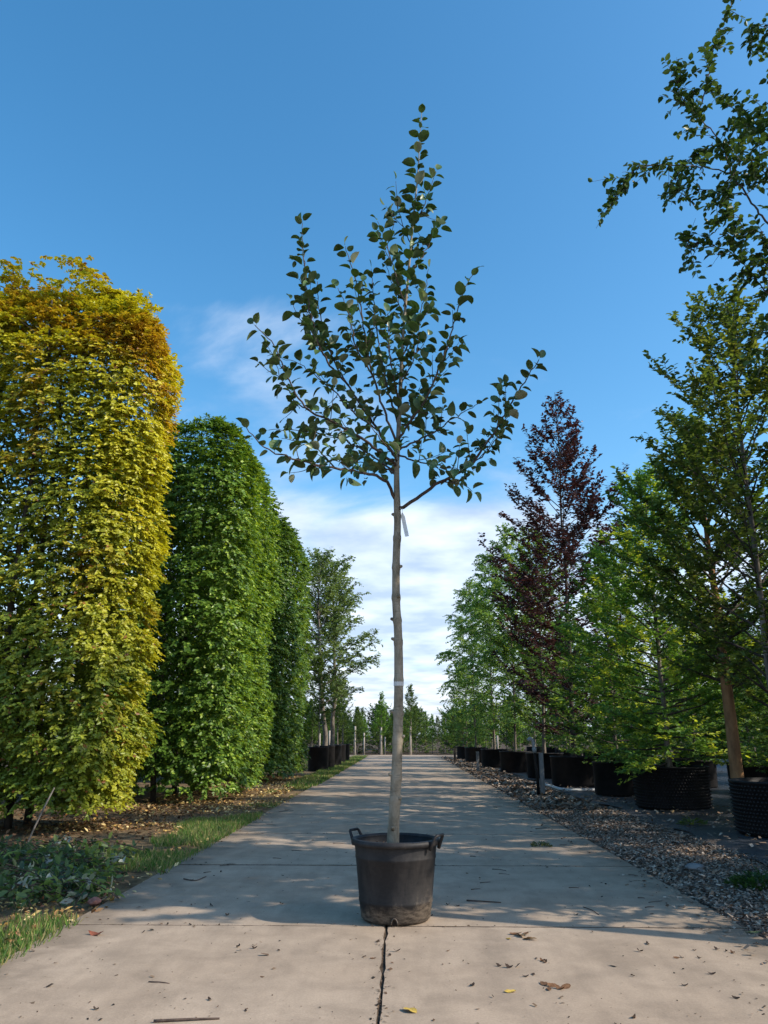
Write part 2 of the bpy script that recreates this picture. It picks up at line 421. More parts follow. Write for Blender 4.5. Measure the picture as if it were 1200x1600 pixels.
# ------------------------------------------------------------------ central potted tree
PB = G(618.5, 1435.5)                                     # base centre of the pot
PX, PY = float(PB[0]), float(PB[1])
pot = empty('plant_pot', (PX, PY, 0), 'dusty black plastic tub with two lug handles standing on the road joint', 'plant pot')
RIMZ = .47
V, q = lathe([(.02, .004), (.205, .004), (.218, .018), (.2305, .105), (.2335, .11), (.2335, .122), (.232, .128), (.2545, RIMZ - .115), (.258, RIMZ - .11), (.2585, RIMZ - .098), (.2565, RIMZ - .092), (.262, RIMZ - .045), (.262, RIMZ - .03),
              (.252, RIMZ - .012), (.240, RIMZ - .10), (.236, RIMZ - .14)], 56)
link('wall', smooth(np_mesh('wall', V, [q])), M['pot'], pot)
V, q = lathe([(.2615, RIMZ - .034), (.282, RIMZ - .032), (.2855, RIMZ - .016), (.281, RIMZ), (.262, RIMZ + .003), (.2505, RIMZ - .012)], 56)
link('rim', smooth(np_mesh('rim', V, [q])), M['pot'], pot)
V, q = lathe([(.001, RIMZ - .052), (.06, RIMZ - .05), (.14, RIMZ - .06), (.20, RIMZ - .056), (.2445, RIMZ - .066)], 40, .01, 2)
link('soil', smooth(np_mesh('soil', V, [q])), M['pot_soil'], pot)
crumbs_p = np.stack([rng.uniform(-.2, .2, 160), rng.uniform(-.2, .2, 160), np.full(160, RIMZ - .054)], -1); crumbs_p = crumbs_p[np.hypot(crumbs_p[:, 0], crumbs_p[:, 1]) < .21]
M['litter_pot'] = attr_matte('soil_crumb')
prop(link('soil_crumbs', leaf_mesh('soil_crumbs', crumbs_p, rng.normal(0, 1, crumbs_p.shape), rng.normal(0, .4, crumbs_p.shape) + [0, 0, 1], rng.uniform(.008, .024, len(crumbs_p)), .012, np.array([[.14, .11, .085]]) * rng.uniform(.3, 1.8, (len(crumbs_p), 1)), TC), M['litter_pot'], pot), kind='stuff')
for az in (152, 332):
    a = rad(az); R_ = np.array([math.cos(a), math.sin(a), 0]); T_ = np.array([-math.sin(a), math.cos(a), 0]); U_ = np.array([0, 0, 1.])
    def hp(t, u, r): return R_ * (.276 + r) + T_ * t + U_ * (RIMZ - .02 + u)
    tb = Tubes()
    tb.add([hp(-.062, -.03, .0), hp(-.060, .008, .014), hp(-.054, .046, .034), hp(-.044, .054, .040), hp(.044, .054, .040), hp(.054, .046, .034), hp(.060, .008, .014), hp(.062, -.03, .0)], [.011, .011, .0095, .009, .009, .0095, .011, .011], 6)
    link('handle', tb.mesh('handle'), M['pot'], pot)
tb = Tubes(); aa = np.linspace(0, math.pi, 9)
ang = -math.pi / 2 - .03
tb.add([[.2285 * math.cos(ang + .085 * math.cos(t)), .2285 * math.sin(ang + .085 * math.cos(t)), .012 + .034 * math.sin(t)] for t in aa], .0045, 5)
link('drain_lip', tb.mesh('drain_lip'), M['pot'], pot)
V = np.array([[.2268 * math.cos(ang + .08 * math.cos(t)), .2268 * math.sin(ang + .08 * math.cos(t)), .008 + .034 * math.sin(t)] for t in aa])
link('drain_hole', np_mesh('drain_hole', V, [np.arange(9)[None]]), M['pot_soil'], pot)

tree = empty('young_tree', (PX, PY, RIMZ - .055), 'slim young tree with bare clear stem growing in the dusty black tub', 'tree')
TO = np.array([PX, PY, RIMZ - .055])
def spline(pts, step=.03):
    pts = np.asarray(pts, float); d = np.r_[0, np.cumsum(np.linalg.norm(np.diff(pts, axis=0), axis=1))]
    n = max(4, int(d[-1] / step)); s = np.linspace(0, d[-1], n)
    ext = np.vstack([2 * pts[0] - pts[1], pts, 2 * pts[-1] - pts[-2]])
    k = np.clip(np.searchsorted(d, s, 'right') - 1, 0, len(pts) - 2); t = ((s - d[k]) / np.maximum(d[k + 1] - d[k], 1e-9))[:, None]
    p0, p1, p2, p3 = ext[k], ext[k + 1], ext[k + 2], ext[k + 3]
    return .5 * (2 * p1 + (p2 - p0) * t + (2 * p0 - 5 * p1 + 4 * p2 - p3) * t ** 2 + (3 * p1 - p0 - 3 * p2 + p3) * t ** 3)
TPX = [(614, 1316, 0), (616, 1270, 0), (620, 1200, .01), (622, 1130, .0), (623, 1060, .01), (622, 990, .02), (619, 940, .02), (619, 880, .02),
       (621, 820, .02), (620, 770, .02), (620, 730, .03), (622, 690, .04), (626, 600, .05), (630, 520, .06), (637, 440, .05), (645, 350, .05), (653, 270, .06), (656, 215, .06), (659, 176, .06)]
tp = np.array([P(a, b, PY + d) for a, b, d in TPX]) - TO
tp = np.vstack([tp[0] + [-.002, 0, -.12], tp])
tc = spline(tp, .02)
zt = tc[:, 2]
tr = np.interp(zt, [-.1, .0, .12, 1.2, 2.3, 2.6, 3.6, 4.6, 5.9], [.046, .043, .037, .031, .0255, .019, .013, .008, .002])
for kz, ka in [(.28, .006), (.42, .005), (.66, .004), (.83, .006), (1.05, .004), (1.31, .005), (1.46, .005), (1.62, .006), (1.84, .005), (2.05, .005), (2.22, .004)]:
    tr += ka * np.exp(-((zt - kz) / .018) ** 2)
tr *= 1 + .05 * (vnoise(np.stack([zt * 9, zt * 0, zt * 0], -1), 4) - .5)
tb = Tubes(); tb.add(tc, tr, 14); trunk_o = link('trunk', tb.mesh('trunk'), M['trunk'], tree)
for kz, az, ln in [(.10, -95, .045), (.28, -40, .02), (.42, 200, .022), (.83, 190, .02), (1.31, 185, .022), (1.46, 175, .02), (1.62, -60, .018), (1.84, 10, .018), (.66, -20, .016), (2.22, 170, .018)]:
    k = int(np.argmin(abs(zt - kz))); a = rad(az); c = tc[k]; d = np.array([math.cos(a), math.sin(a), .35])
    t_ = Tubes(); t_.add([c + d * tr[k] * .3, c + d * (tr[k] + ln * .4), c + d * (tr[k] + ln * .75)], [.016, .011, .006], 7); link('pruning_knot', t_.mesh('pruning_knot'), M['trunk'], trunk_o)
k = int(np.argmin(abs(zt - (P(622, 1073, PY)[2] - TO[2]))))
t_ = Tubes(); t_.add(tc[k:k + 3], tr[k] + .0022, 16, cap=False); link('tape_band', t_.mesh('tape_band'), M['tape'], tree)

def trunk_at(z): return np.array([np.interp(z, zt, tc[:, i]) for i in range(3)])
# leaf templates, two skins each (upper and underside)
def leaf_template(width, fold, curl, twist):
    rows = [0, .14, .36, .62, .84, 1.0]; half = [0, .34, .49, .47, .30, 0]
    V = []
    for k, (t, h) in enumerate(zip(rows, half)):
        zc = -curl * t * t * 1.1 + .05 * t
        tw = twist * t
        for s in (-1, 0, 1):
            if h == 0 and s != 0: continue
            x = s * h * width; z = abs(s) * h * width * fold
            V.append((x * math.cos(tw) - z * math.sin(tw), t, zc + x * math.sin(tw) + z * math.cos(tw)))
    V = np.array(V)
    tri = [[0, 2, 1], [0, 3, 2]]; quad = []
    for r in range(3):
        b = 1 + r * 3
        quad += [[b, b + 1, b + 4, b + 3], [b + 1, b + 2, b + 5, b + 4]]
    b = 10; tri += [[b, b + 1, 13], [b + 1, b + 2, 13]]
    tri = np.array(tri); quad = np.array(quad)
    return V, tri, quad
LT = [leaf_template(.70, .45, .22, .15), leaf_template(.76, .30, .38, -.3), leaf_template(.70, .65, .12, .1), leaf_template(.66, .2, .55, -.1), leaf_template(.80, .5, .3, .45), leaf_template(.64, .8, .4, -.4), leaf_template(.78, .15, .15, .2)]
def leaf_two_skins(V, tri, quad):
    n = len(V); low = V.copy(); low[:, 2] -= .010
    return np.vstack([V, low]), tri, quad, tri[:, ::-1] + n, quad[:, ::-1] + n
LM = []
for V, tri, quad in LT:
    W_, a, b, c, d = leaf_two_skins(V, tri, quad)
    pet = np.array([[-.012, -.26, .02], [.012, -.26, .02], [.012, .01, 0], [-.012, .01, 0]])
    me = np_mesh('leaf', np.vstack([W_, pet]), [a, b, c, d, np.array([[0, 1, 2, 3]]) + len(W_)])
    me.materials.append(M['upper']); me.materials.append(M['under_pale' if len(LM) in (2,) else 'under'])
    mi = np.zeros(len(me.polygons), np.int32); mi[len(a) + len(b):] = 1; me.polygons.foreach_set('material_index', mi)
    smooth(me); LM.append(me)

# branches read off the photograph: pixel path and depth offset from the stem
BR = [
 ([(622,797,.02),(640,786,-.03),(690,752,-.10),(732,729,-.16),(766,684,-.20),(795,636,-.22),(815,604,-.22),(833,575,-.22),(842,562,-.22)], .013),
 ([(623,704,.05),(650,690,.10),(678,675,.16),(716,649,.24),(749,630,.28)], .008),
 ([(622,690,.03),(640,660,-.06),(662,628,-.14),(691,562,-.22),(708,510,-.26),(722,462,-.28),(742,424,-.28)], .009),
 ([(617,779,.02),(600,750,-.10),(565,738,-.26),(524,732,-.42),(480,722,-.52),(445,712,-.58),(410,697,-.62),(385,668,-.64)], .012),
 ([(617,738,.02),(585,715,.12),(553,695,.20),(516,680,.28),(460,673,.34),(420,672,.36)], .007),
 ([(618,728,.0),(575,692,-.12),(530,664,-.20),(482,641,-.28),(455,600,-.32),(428,540,-.34),(398,508,-.36)], .011),
 ([(618,715,.02),(590,672,.10),(545,603,.20),(516,549,.26),(500,490,.30),(496,440,.30)], .010),
 ([(545,603,.20),(508,560,.12),(488,500,.08),(478,440,.06),(473,380,.06),(471,345,.06)], .008),
 ([(619,690,.03),(600,640,-.08),(582,585,-.16),(570,520,-.22),(556,440,-.26),(540,385,-.26)], .009),
 ([(621,660,.05),(604,600,.16),(592,540,.24),(584,470,.28),(580,420,.28)], .008),
 ([(624,640,.05),(612,575,-.22),(607,530,-.36),(606,490,-.42)], .007),
 ([(634,480,.05),(618,430,-.04),(602,375,-.08),(590,346,-.08)], .006),
 ([(638,430,.05),(660,400,.12),(676,370,.16),(690,350,.16)], .005),
 ([(628,560,.05),(645,520,.16),(662,470,.22),(670,420,.22)], .006),
 ([(645,352,.05),(662,322,.0),(674,290,-.02),(682,268,-.02)], .004),
 ([(642,380,.05),(625,340,.10),(618,310,.12)], .004),
 ([(621,710,.03),(655,722,-.20),(690,728,-.36),(724,735,-.44)], .007),
 ([(622,672,.04),(655,640,.26),(672,610,.36),(690,590,.40)], .007),
 ([(618,742,.02),(596,730,.24),(560,722,.46),(530,720,.55)], .007),
 ([(620,720,.0),(606,700,-.28),(590,680,-.48),(570,655,-.56)], .007),
 ([(482,641,-.28),(462,628,-.20),(440,590,-.16),(428,560,-.14)], .005),
 ([(524,732,-.42),(500,705,-.38),(474,690,-.34),(440,685,-.34)], .005),
 ([(732,729,-.16),(762,704,-.06),(782,675,-.02),(794,655,0)], .005),
 ([(690,752,-.10),(720,757,-.2),(738,768,-.22)], .005),
 ([(582,585,-.16),(556,540,-.30),(545,490,-.34),(528,450,-.34)], .006),
 ([(516,549,.26),(500,530,.36),(470,500,.42),(455,470,.42)], .006),
 ([(590,672,.10),(560,650,.02),(520,610,-.04),(470,570,-.06),(440,560,-.06)], .006),
 ([(626,600,.05),(640,575,.02),(652,545,0),(655,500,0)], .005),
 ([(632,500,.05),(622,470,.14),(612,440,.18),(600,405,.18)], .005),
]
class LeafBag:
    def __init__(s): s.p = []; s.a = []; s.n = []; s.l = []; s.br = []
bag = LeafBag()
lr = random.Random(5)
def rv(): return np.array([lr.gauss(0, 1), lr.gauss(0, 1), lr.gauss(0, 1)])
def add_leaf(p, ax, up, ln, br):
    ax = ax / np.linalg.norm(ax)
    bag.p.append(p + ax * ln * .22); bag.a.append(ax); bag.n.append(up); bag.l.append(ln); bag.br.append(br)
def leafy(path, br, f0=.1, spacing=.05, size=.094, spur=.6):
    path = np.asarray(path); d = np.r_[0, np.cumsum(np.linalg.norm(np.diff(path, axis=0), axis=1))]
    L_ = d[-1]; s = L_ * f0; az = lr.uniform(0, 6.28)
    while s < L_:
        f = s / L_
        p = np.array([np.interp(s, d, path[:, i]) for i in range(3)])
        k = min(len(path) - 2, int(np.searchsorted(d, s))); t = path[min(k + 1, len(path) - 1)] - path[max(k - 1, 0)]; t = t / np.linalg.norm(t)
        az += 2.4 + lr.uniform(-.4, .4)
        u = np.cross(t, [0.3, .2, 1]); u /= np.linalg.norm(u); v = np.cross(t, u)
        out_ = u * math.cos(az) + v * math.sin(az)
        sz = size * lr.uniform(.66, 1.28) * (1.0 if f < .9 else .8)
        if f < .62 and lr.random() < spur:
            c = p + out_ * lr.uniform(.02, .07) + np.array([0, 0, .02])
            for q_ in range(lr.choice((2, 3, 3, 4))):
                a2 = out_ * .5 + rv() * .55 + np.array([0, 0, .1])
                add_leaf(c, a2, np.array([0, 0, 1.]) + rv() * .45, sz * lr.uniform(.48, .92), br)
        else:
            add_leaf(p, out_ * .85 + t * .45 + np.array([0, 0, .12]) + rv() * .14, np.array([0, 0, .8]) + t * .5 + rv() * .30, sz, br)
        s += spacing * lr.uniform(.75, 1.3)
    if f0 < 1: add_leaf(path[-1], (path[-1] - path[-3]), rv() * .6 + np.array([0, -.4, .6]), size * .8, br)
branch_objs = []
for bi, (pp, r0) in enumerate(BR):
    path = spline([P(a, b, PY + d) - TO for a, b, d in pp], .035)
    path[1:-1] += np.array([rv() * .004 for _ in path[1:-1]])
    tb = Tubes(); n = len(path); tb.add(path, r0 * (1 - .82 * np.linspace(0, 1, n)) + .0008, 7)
    # side shoots
    L_ = np.linalg.norm(np.diff(path, axis=0), axis=1).sum()
    shoots = []
    for _ in range(int(L_ * 4.2)):
        k = int(n * lr.uniform(.18, .72)); t = path[min(k + 2, n - 1)] - path[max(k - 2, 0)]; t /= np.linalg.norm(t)
        d = t * .7 + rv() * .55 + np.array([0, 0, .35]); d /= np.linalg.norm(d); ln = lr.uniform(.10, .26)
        sp = spline([path[k], path[k] + d * ln * .5, path[k] + d * ln + np.array([0, 0, .03])], .03)
        tb.add(sp, np.linspace(.0035, .0015, len(sp)), 5); shoots.append(sp)
    bo = link('branch', tb.mesh('branch'), M['twig'], tree); branch_objs.append(bo)
    leafy(path, bi, .22 if r0 > .006 else .1, .043)
    for sp in shoots: leafy(sp, bi, .3, .05, .082, .2)
lead = tc[zt > 2.75]
leafy(lead, -1, .05, .030, .094, .5)
n_leaf = len(bag.p)
# the largest ones in view are single parts, the others one mass
pos = np.array(bag.p); axs = nrm(np.array(bag.a)); ups = np.array(bag.n); lens = np.array(bag.l)
xx = nrm(np.cross(axs, ups)); nn = np.cross(xx, axs)
world = pos + TO
view = nrm(world - np.array([0, 0, CAM_H])); facing = np.abs((nn * view).sum(1)) * .8 + .25
score = lens ** 2 * facing / np.linalg.norm(world, axis=1) ** 2
order = np.argsort(-score); big = set(order[:300].tolist())
rest = {k: [] for k in range(len(LT))}
for i in range(n_leaf):
    mt = Matrix(((xx[i][0], axs[i][0], nn[i][0], pos[i][0]), (xx[i][1], axs[i][1], nn[i][1], pos[i][1]), (xx[i][2], axs[i][2], nn[i][2], pos[i][2]), (0, 0, 0, 1))) @ Matrix.Scale(lens[i], 4)
    v = lr.randrange(len(LT))
    if i in big:
        o = bpy.data.objects.new('leaf', LM[v]); COL.objects.link(o)
        o.parent = tree if bag.br[i] < 0 else branch_objs[bag.br[i]]; o.matrix_local = mt
    else: rest[v].append(np.array(mt))
VV, TU, QU, TD, QD = [], [], [], [], []; off = 0
for v, ms in rest.items():
    W_, a, b, c, d = leaf_two_skins(*LT[v])
    for m_ in ms:
        VV.append(W_ @ m_[:3, :3].T + m_[:3, 3]); TU.append(a + off); QU.append(b + off); TD.append(c + off); QD.append(d + off); off += len(W_)
me = np_mesh('foliage', np.concatenate(VV), [np.concatenate(TU), np.concatenate(QU), np.concatenate(TD), np.concatenate(QD)])
me.materials.append(M['upper']); me.materials.append(M['under'])
mi = np.zeros(len(me.polygons), np.int32); mi[sum(map(len, TU)) + sum(map(len, QU)):] = 1; me.polygons.foreach_set('material_index', mi); smooth(me)
prop(link('foliage', me, None, tree), kind='stuff')
print('main tree leaves', n_leaf)
# tag hanging from the lowest right branch
tg = empty('plant_tag', tuple(P(628, 797, PY - .02)), 'narrow white plastic strip tag hanging beside the clear stem', 'tag')
p0 = np.array(tg.location)
A = P(628, 799, PY - .02) - p0; B = P(636, 838, PY - .03) - p0
sd = nrm(np.cross(B - A, np.array([0, 1., 0])))
V = []
for t in np.linspace(0, 1, 7):
    c = A + (B - A) * (.06 + .94 * t) + np.array([0, .012 * math.sin(t * 3), 0]); w = .004 + .010 * min(1, t * 6)
    V += [c - sd * w, c + sd * w]
V = np.array(V); f = np.array([[2*i, 2*i+1, 2*i+3, 2*i+2] for i in range(6)])
V2 = np.vstack([V, V + [0, .0015, 0]]); link('strip', np_mesh('strip', V2, [f, f[:, ::-1] + len(V)]), M['tag'], tg)
t_ = Tubes(); t_.add([np.array([-.012, .0, .012]), np.array([.004, -.012, .004]), A + (B - A) * .08], .002, 5); link('tie', t_.mesh('tie'), M['tag'], tg)

# ------------------------------------------------------------------ clipped hedge blocks
def hedge(label, x0, x1, y0, y1, z0, z1, dens, leaf, colf, templ, seed, dome=1.3, rc=.55, gap=.30, full=1.0):
    r = np.random.default_rng(seed)
    cx, cy = (x0 + x1) / 2, (y0 + y1) / 2
    o = empty('clipped_hedge', (cx, cy, 0), label, 'hedge', 'clipped hedge blocks along the road')
    hx, hy = (x1 - x0) / 2, (y1 - y0) / 2
    per = 4 * (hx + hy); H = z1 - z0
    n = int(per * H * dens); ncap = int(4 * hx * hy * dens)
    # side samples on a rounded rectangle
    s = r.uniform(0, 1, n) * per
    X = np.empty(n); Y = np.empty(n); NX = np.zeros(n); NY = np.zeros(n)
    a = s < 2 * hx; X[a] = s[a] - hx; Y[a] = -hy; NY[a] = -1
    b = (s >= 2 * hx) & (s < 2 * hx + 2 * hy); X[b] = hx; Y[b] = s[b] - 2 * hx - hy; NX[b] = 1
    c = (s >= 2 * hx + 2 * hy) & (s < 4 * hx + 2 * hy); X[c] = s[c] - 3 * hx - 2 * hy; Y[c] = hy; NY[c] = 1
    d = s >= 4 * hx + 2 * hy; X[d] = -hx; Y[d] = s[d] - 4 * hx - 3 * hy; NX[d] = -1
    keep = r.uniform(0, 1, n) < np.where(a | b, 1.0, .35)
    X, Y, NX, NY = X[keep], Y[keep], NX[keep], NY[keep]; n = len(X)
    # round the corners
    qx = np.maximum(np.abs(X) - (hx - rc), 0); qy = np.maximum(np.abs(Y) - (hy - rc), 0); l = np.maximum(np.hypot(qx, qy), 1e-6)
    cor = (qx > 0) & (qy > 0)
    NX = np.where(cor, np.sign(X) * qx / l, NX); NY = np.where(cor, np.sign(Y) * qy / l, NY)
    X = np.where(cor, np.sign(X) * (hx - rc + rc * qx / l), X); Y = np.where(cor, np.sign(Y) * (hy - rc + rc * qy / l), Y)
    Z = r.uniform(z0, z1, n); NZ = np.zeros(n)
    # dome: pull in towards the top
    tt = np.clip((Z - (z1 - dome)) / dome, 0, 1); inset = 1 - np.sqrt(1 - tt ** 2 * .985)
    k = np.clip(inset * dome * .9, 0, None)
    X -= NX * k; Y -= NY * k; NZ = tt * .9
    bt = np.clip((z0 + .9 - Z) / .9, 0, 1); X -= NX * bt * .06; Y -= NY * bt * .06
    # cap
    CX = r.uniform(-hx, hx, ncap); CY = r.uniform(-hy, hy, ncap)
    e = np.clip(np.minimum(hx - np.abs(CX), hy - np.abs(CY)) / dome, 0, 1)
    CZ = z1 - dome * (1 - np.sqrt(1 - (1 - e) ** 2)) * .85
    X = np.r_[X, CX]; Y = np.r_[Y, CY]; Z = np.r_[Z, CZ]; NX = np.r_[NX, CX * .2]; NY = np.r_[NY, CY * .2]; NZ = np.r_[NZ, np.full(ncap, .8)]
    Nv = nrm(np.stack([NX, NY, NZ], -1)); S = np.stack([X, Y, Z], -1)
    wp = S + [cx, cy, 0]
    bump = (vnoise(wp * [1.1, 1.1, 1.6], seed) - .5) * .26 + (vnoise(wp * [2.6, 2.6, 4.2], seed + 3) - .5) * .24
    depth = r.exponential(.10, len(S)); depth = np.minimum(depth, .7)
    g = vnoise(wp * [1.7, 1.7, 5.2], seed + 9) * .6 + vnoise(wp * [4.5, 4.5, 10.], seed + 11) * .4
    # in the slits the outer sprays are missing, the inner ones remain
    hole = np.clip((gap + .14 - g) / .14, 0, 1)
    drop = (r.uniform(0, 1, len(S)) < hole * .82)
    depth = np.where(drop, depth + r.uniform(.25, .75, len(S)), depth)
    alive = ~(drop & (r.uniform(0, 1, len(S)) < .45))
    S, Nv, bump, depth = S[alive], Nv[alive], bump[alive], depth[alive]
    C0 = S + Nv * (bump - depth)[:, None]
    m = 11; ns = len(C0)
    up = np.array([0, 0, 1.])
    tang = nrm(np.cross(Nv, up) + 1e-6)
    D = nrm(Nv * r.uniform(.5, 1.0, (ns, 1)) + tang * r.normal(0, .55, (ns, 1)) + up * r.normal(-.10, .24, (ns, 1)))
    side = nrm(np.cross(D, up)); LN = r.uniform(.08, .22, ns)
    k = np.arange(m); f = (k + .5) / m
    pos_ = C0[:, None] + D[:, None] * (f[None, :, None] * LN[:, None, None]) - up * (f[None, :, None] ** 2 * .07)
    sg = np.where(k % 2 == 0, 1, -1)[None, :, None]
    ax = D[:, None] * .65 + side[:, None] * sg * .75 - up * .28 + r.normal(0, .22, (ns, m, 3))
    nr_ = up * .62 + Nv[:, None] * .75 + r.normal(0, .30, (ns, m, 3))
    pos_ = pos_.reshape(-1, 3); ax = ax.reshape(-1, 3); nr_ = nr_.reshape(-1, 3)
    N_ = len(pos_)
    ln = leaf * r.uniform(.7, 1.2, N_); wd = ln * r.uniform(.55, .72, N_)
    spr = np.repeat(r.uniform(0, 1, ns), m); dp = np.repeat(depth, m); nx_ = np.repeat(Nv[:, 0], m)
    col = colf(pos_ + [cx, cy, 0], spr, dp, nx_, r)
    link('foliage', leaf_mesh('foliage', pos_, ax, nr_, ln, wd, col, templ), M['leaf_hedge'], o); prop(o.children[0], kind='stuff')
    # inner fill, older leaves on the frame of twigs
    ni = int(per * H * 290 * full)
    IX = r.uniform(-hx + .35, hx - .35, ni); IY = r.uniform(-hy + .35, hy - .35, ni); IZ = r.uniform(z0 + .1, z1 - .6, ni)
    ip = np.stack([IX, IY, IZ], -1)
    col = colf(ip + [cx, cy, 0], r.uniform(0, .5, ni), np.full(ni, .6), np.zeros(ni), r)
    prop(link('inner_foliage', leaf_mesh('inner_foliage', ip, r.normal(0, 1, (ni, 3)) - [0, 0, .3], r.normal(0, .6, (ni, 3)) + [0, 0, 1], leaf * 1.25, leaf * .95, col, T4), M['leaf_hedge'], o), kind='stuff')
    tb = Tubes()
    for _ in range(int(per * H * 3)):
        z = r.uniform(z0 + .2, z1 - .8); px, py = r.uniform(-hx * .5, hx * .5), r.uniform(-hy * .5, hy * .5); an = r.uniform(0, 6.28)
        d_ = np.array([math.cos(an), math.sin(an), r.uniform(.1, .7)]); Lb = min(hx, hy) * r.uniform(.5, .85)
        tb.add([[px, py, z], np.array([px, py, z]) + d_ * Lb * .5, np.array([px, py, z]) + d_ * Lb * np.array([1, 1, .8])], [.010, .007, .003], 4)
    prop(link('twigs', tb.mesh('twigs'), M['bark_dark'], o), kind='stuff')
    for q in range(3):
        ty = -hy + (q + .5) * 2 * hy / 3
        tb = Tubes(); zz = np.linspace(-.06, z1 - .7, 9)
        tb.add(np.stack([r.normal(0, .02, 9) + hx * .1, ty + r.normal(0, .02, 9), zz], -1), np.linspace(.055, .012, 9), 8); link('trunk', tb.mesh('trunk'), M['bark_dark'], o)
    return o
def yellow_cols(p, spr, dp, nx_, r):
    n = len(p)
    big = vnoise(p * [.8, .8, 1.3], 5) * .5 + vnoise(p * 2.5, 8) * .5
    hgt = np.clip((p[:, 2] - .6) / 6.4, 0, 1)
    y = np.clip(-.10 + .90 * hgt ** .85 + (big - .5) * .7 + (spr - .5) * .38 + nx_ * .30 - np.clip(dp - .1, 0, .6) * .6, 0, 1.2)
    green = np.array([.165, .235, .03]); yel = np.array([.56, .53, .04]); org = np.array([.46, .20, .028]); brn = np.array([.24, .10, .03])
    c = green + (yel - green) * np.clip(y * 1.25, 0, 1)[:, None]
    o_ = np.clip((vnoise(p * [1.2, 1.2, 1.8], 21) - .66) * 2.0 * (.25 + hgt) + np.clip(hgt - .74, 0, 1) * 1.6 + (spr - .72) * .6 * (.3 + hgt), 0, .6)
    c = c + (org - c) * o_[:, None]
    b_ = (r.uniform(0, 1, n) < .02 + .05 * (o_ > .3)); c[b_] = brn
    return np.clip(c * r.uniform(.75, 1.2, (n, 1)), 0.005, .9)
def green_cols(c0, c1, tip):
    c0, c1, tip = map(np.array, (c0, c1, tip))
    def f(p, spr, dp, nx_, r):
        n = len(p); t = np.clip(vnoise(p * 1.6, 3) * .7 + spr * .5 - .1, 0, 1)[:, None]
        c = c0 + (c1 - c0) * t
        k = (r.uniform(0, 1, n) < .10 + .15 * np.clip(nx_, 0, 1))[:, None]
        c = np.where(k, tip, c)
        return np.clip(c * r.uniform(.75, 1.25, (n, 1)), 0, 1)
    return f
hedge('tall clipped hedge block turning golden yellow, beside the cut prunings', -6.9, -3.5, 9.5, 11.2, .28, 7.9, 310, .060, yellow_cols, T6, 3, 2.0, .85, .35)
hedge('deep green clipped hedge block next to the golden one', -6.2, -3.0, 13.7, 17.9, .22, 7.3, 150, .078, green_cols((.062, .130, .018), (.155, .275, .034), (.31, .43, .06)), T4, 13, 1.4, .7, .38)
hedge('green clipped hedge block between its taller twin and the potted trees', -6.0, -2.98, 20.2, 25.0, .2, 7.4, 105, .09, green_cols((.052, .115, .022), (.115, .22, .036), (.22, .32, .05)), T4, 23, 1.6, .9, .34)

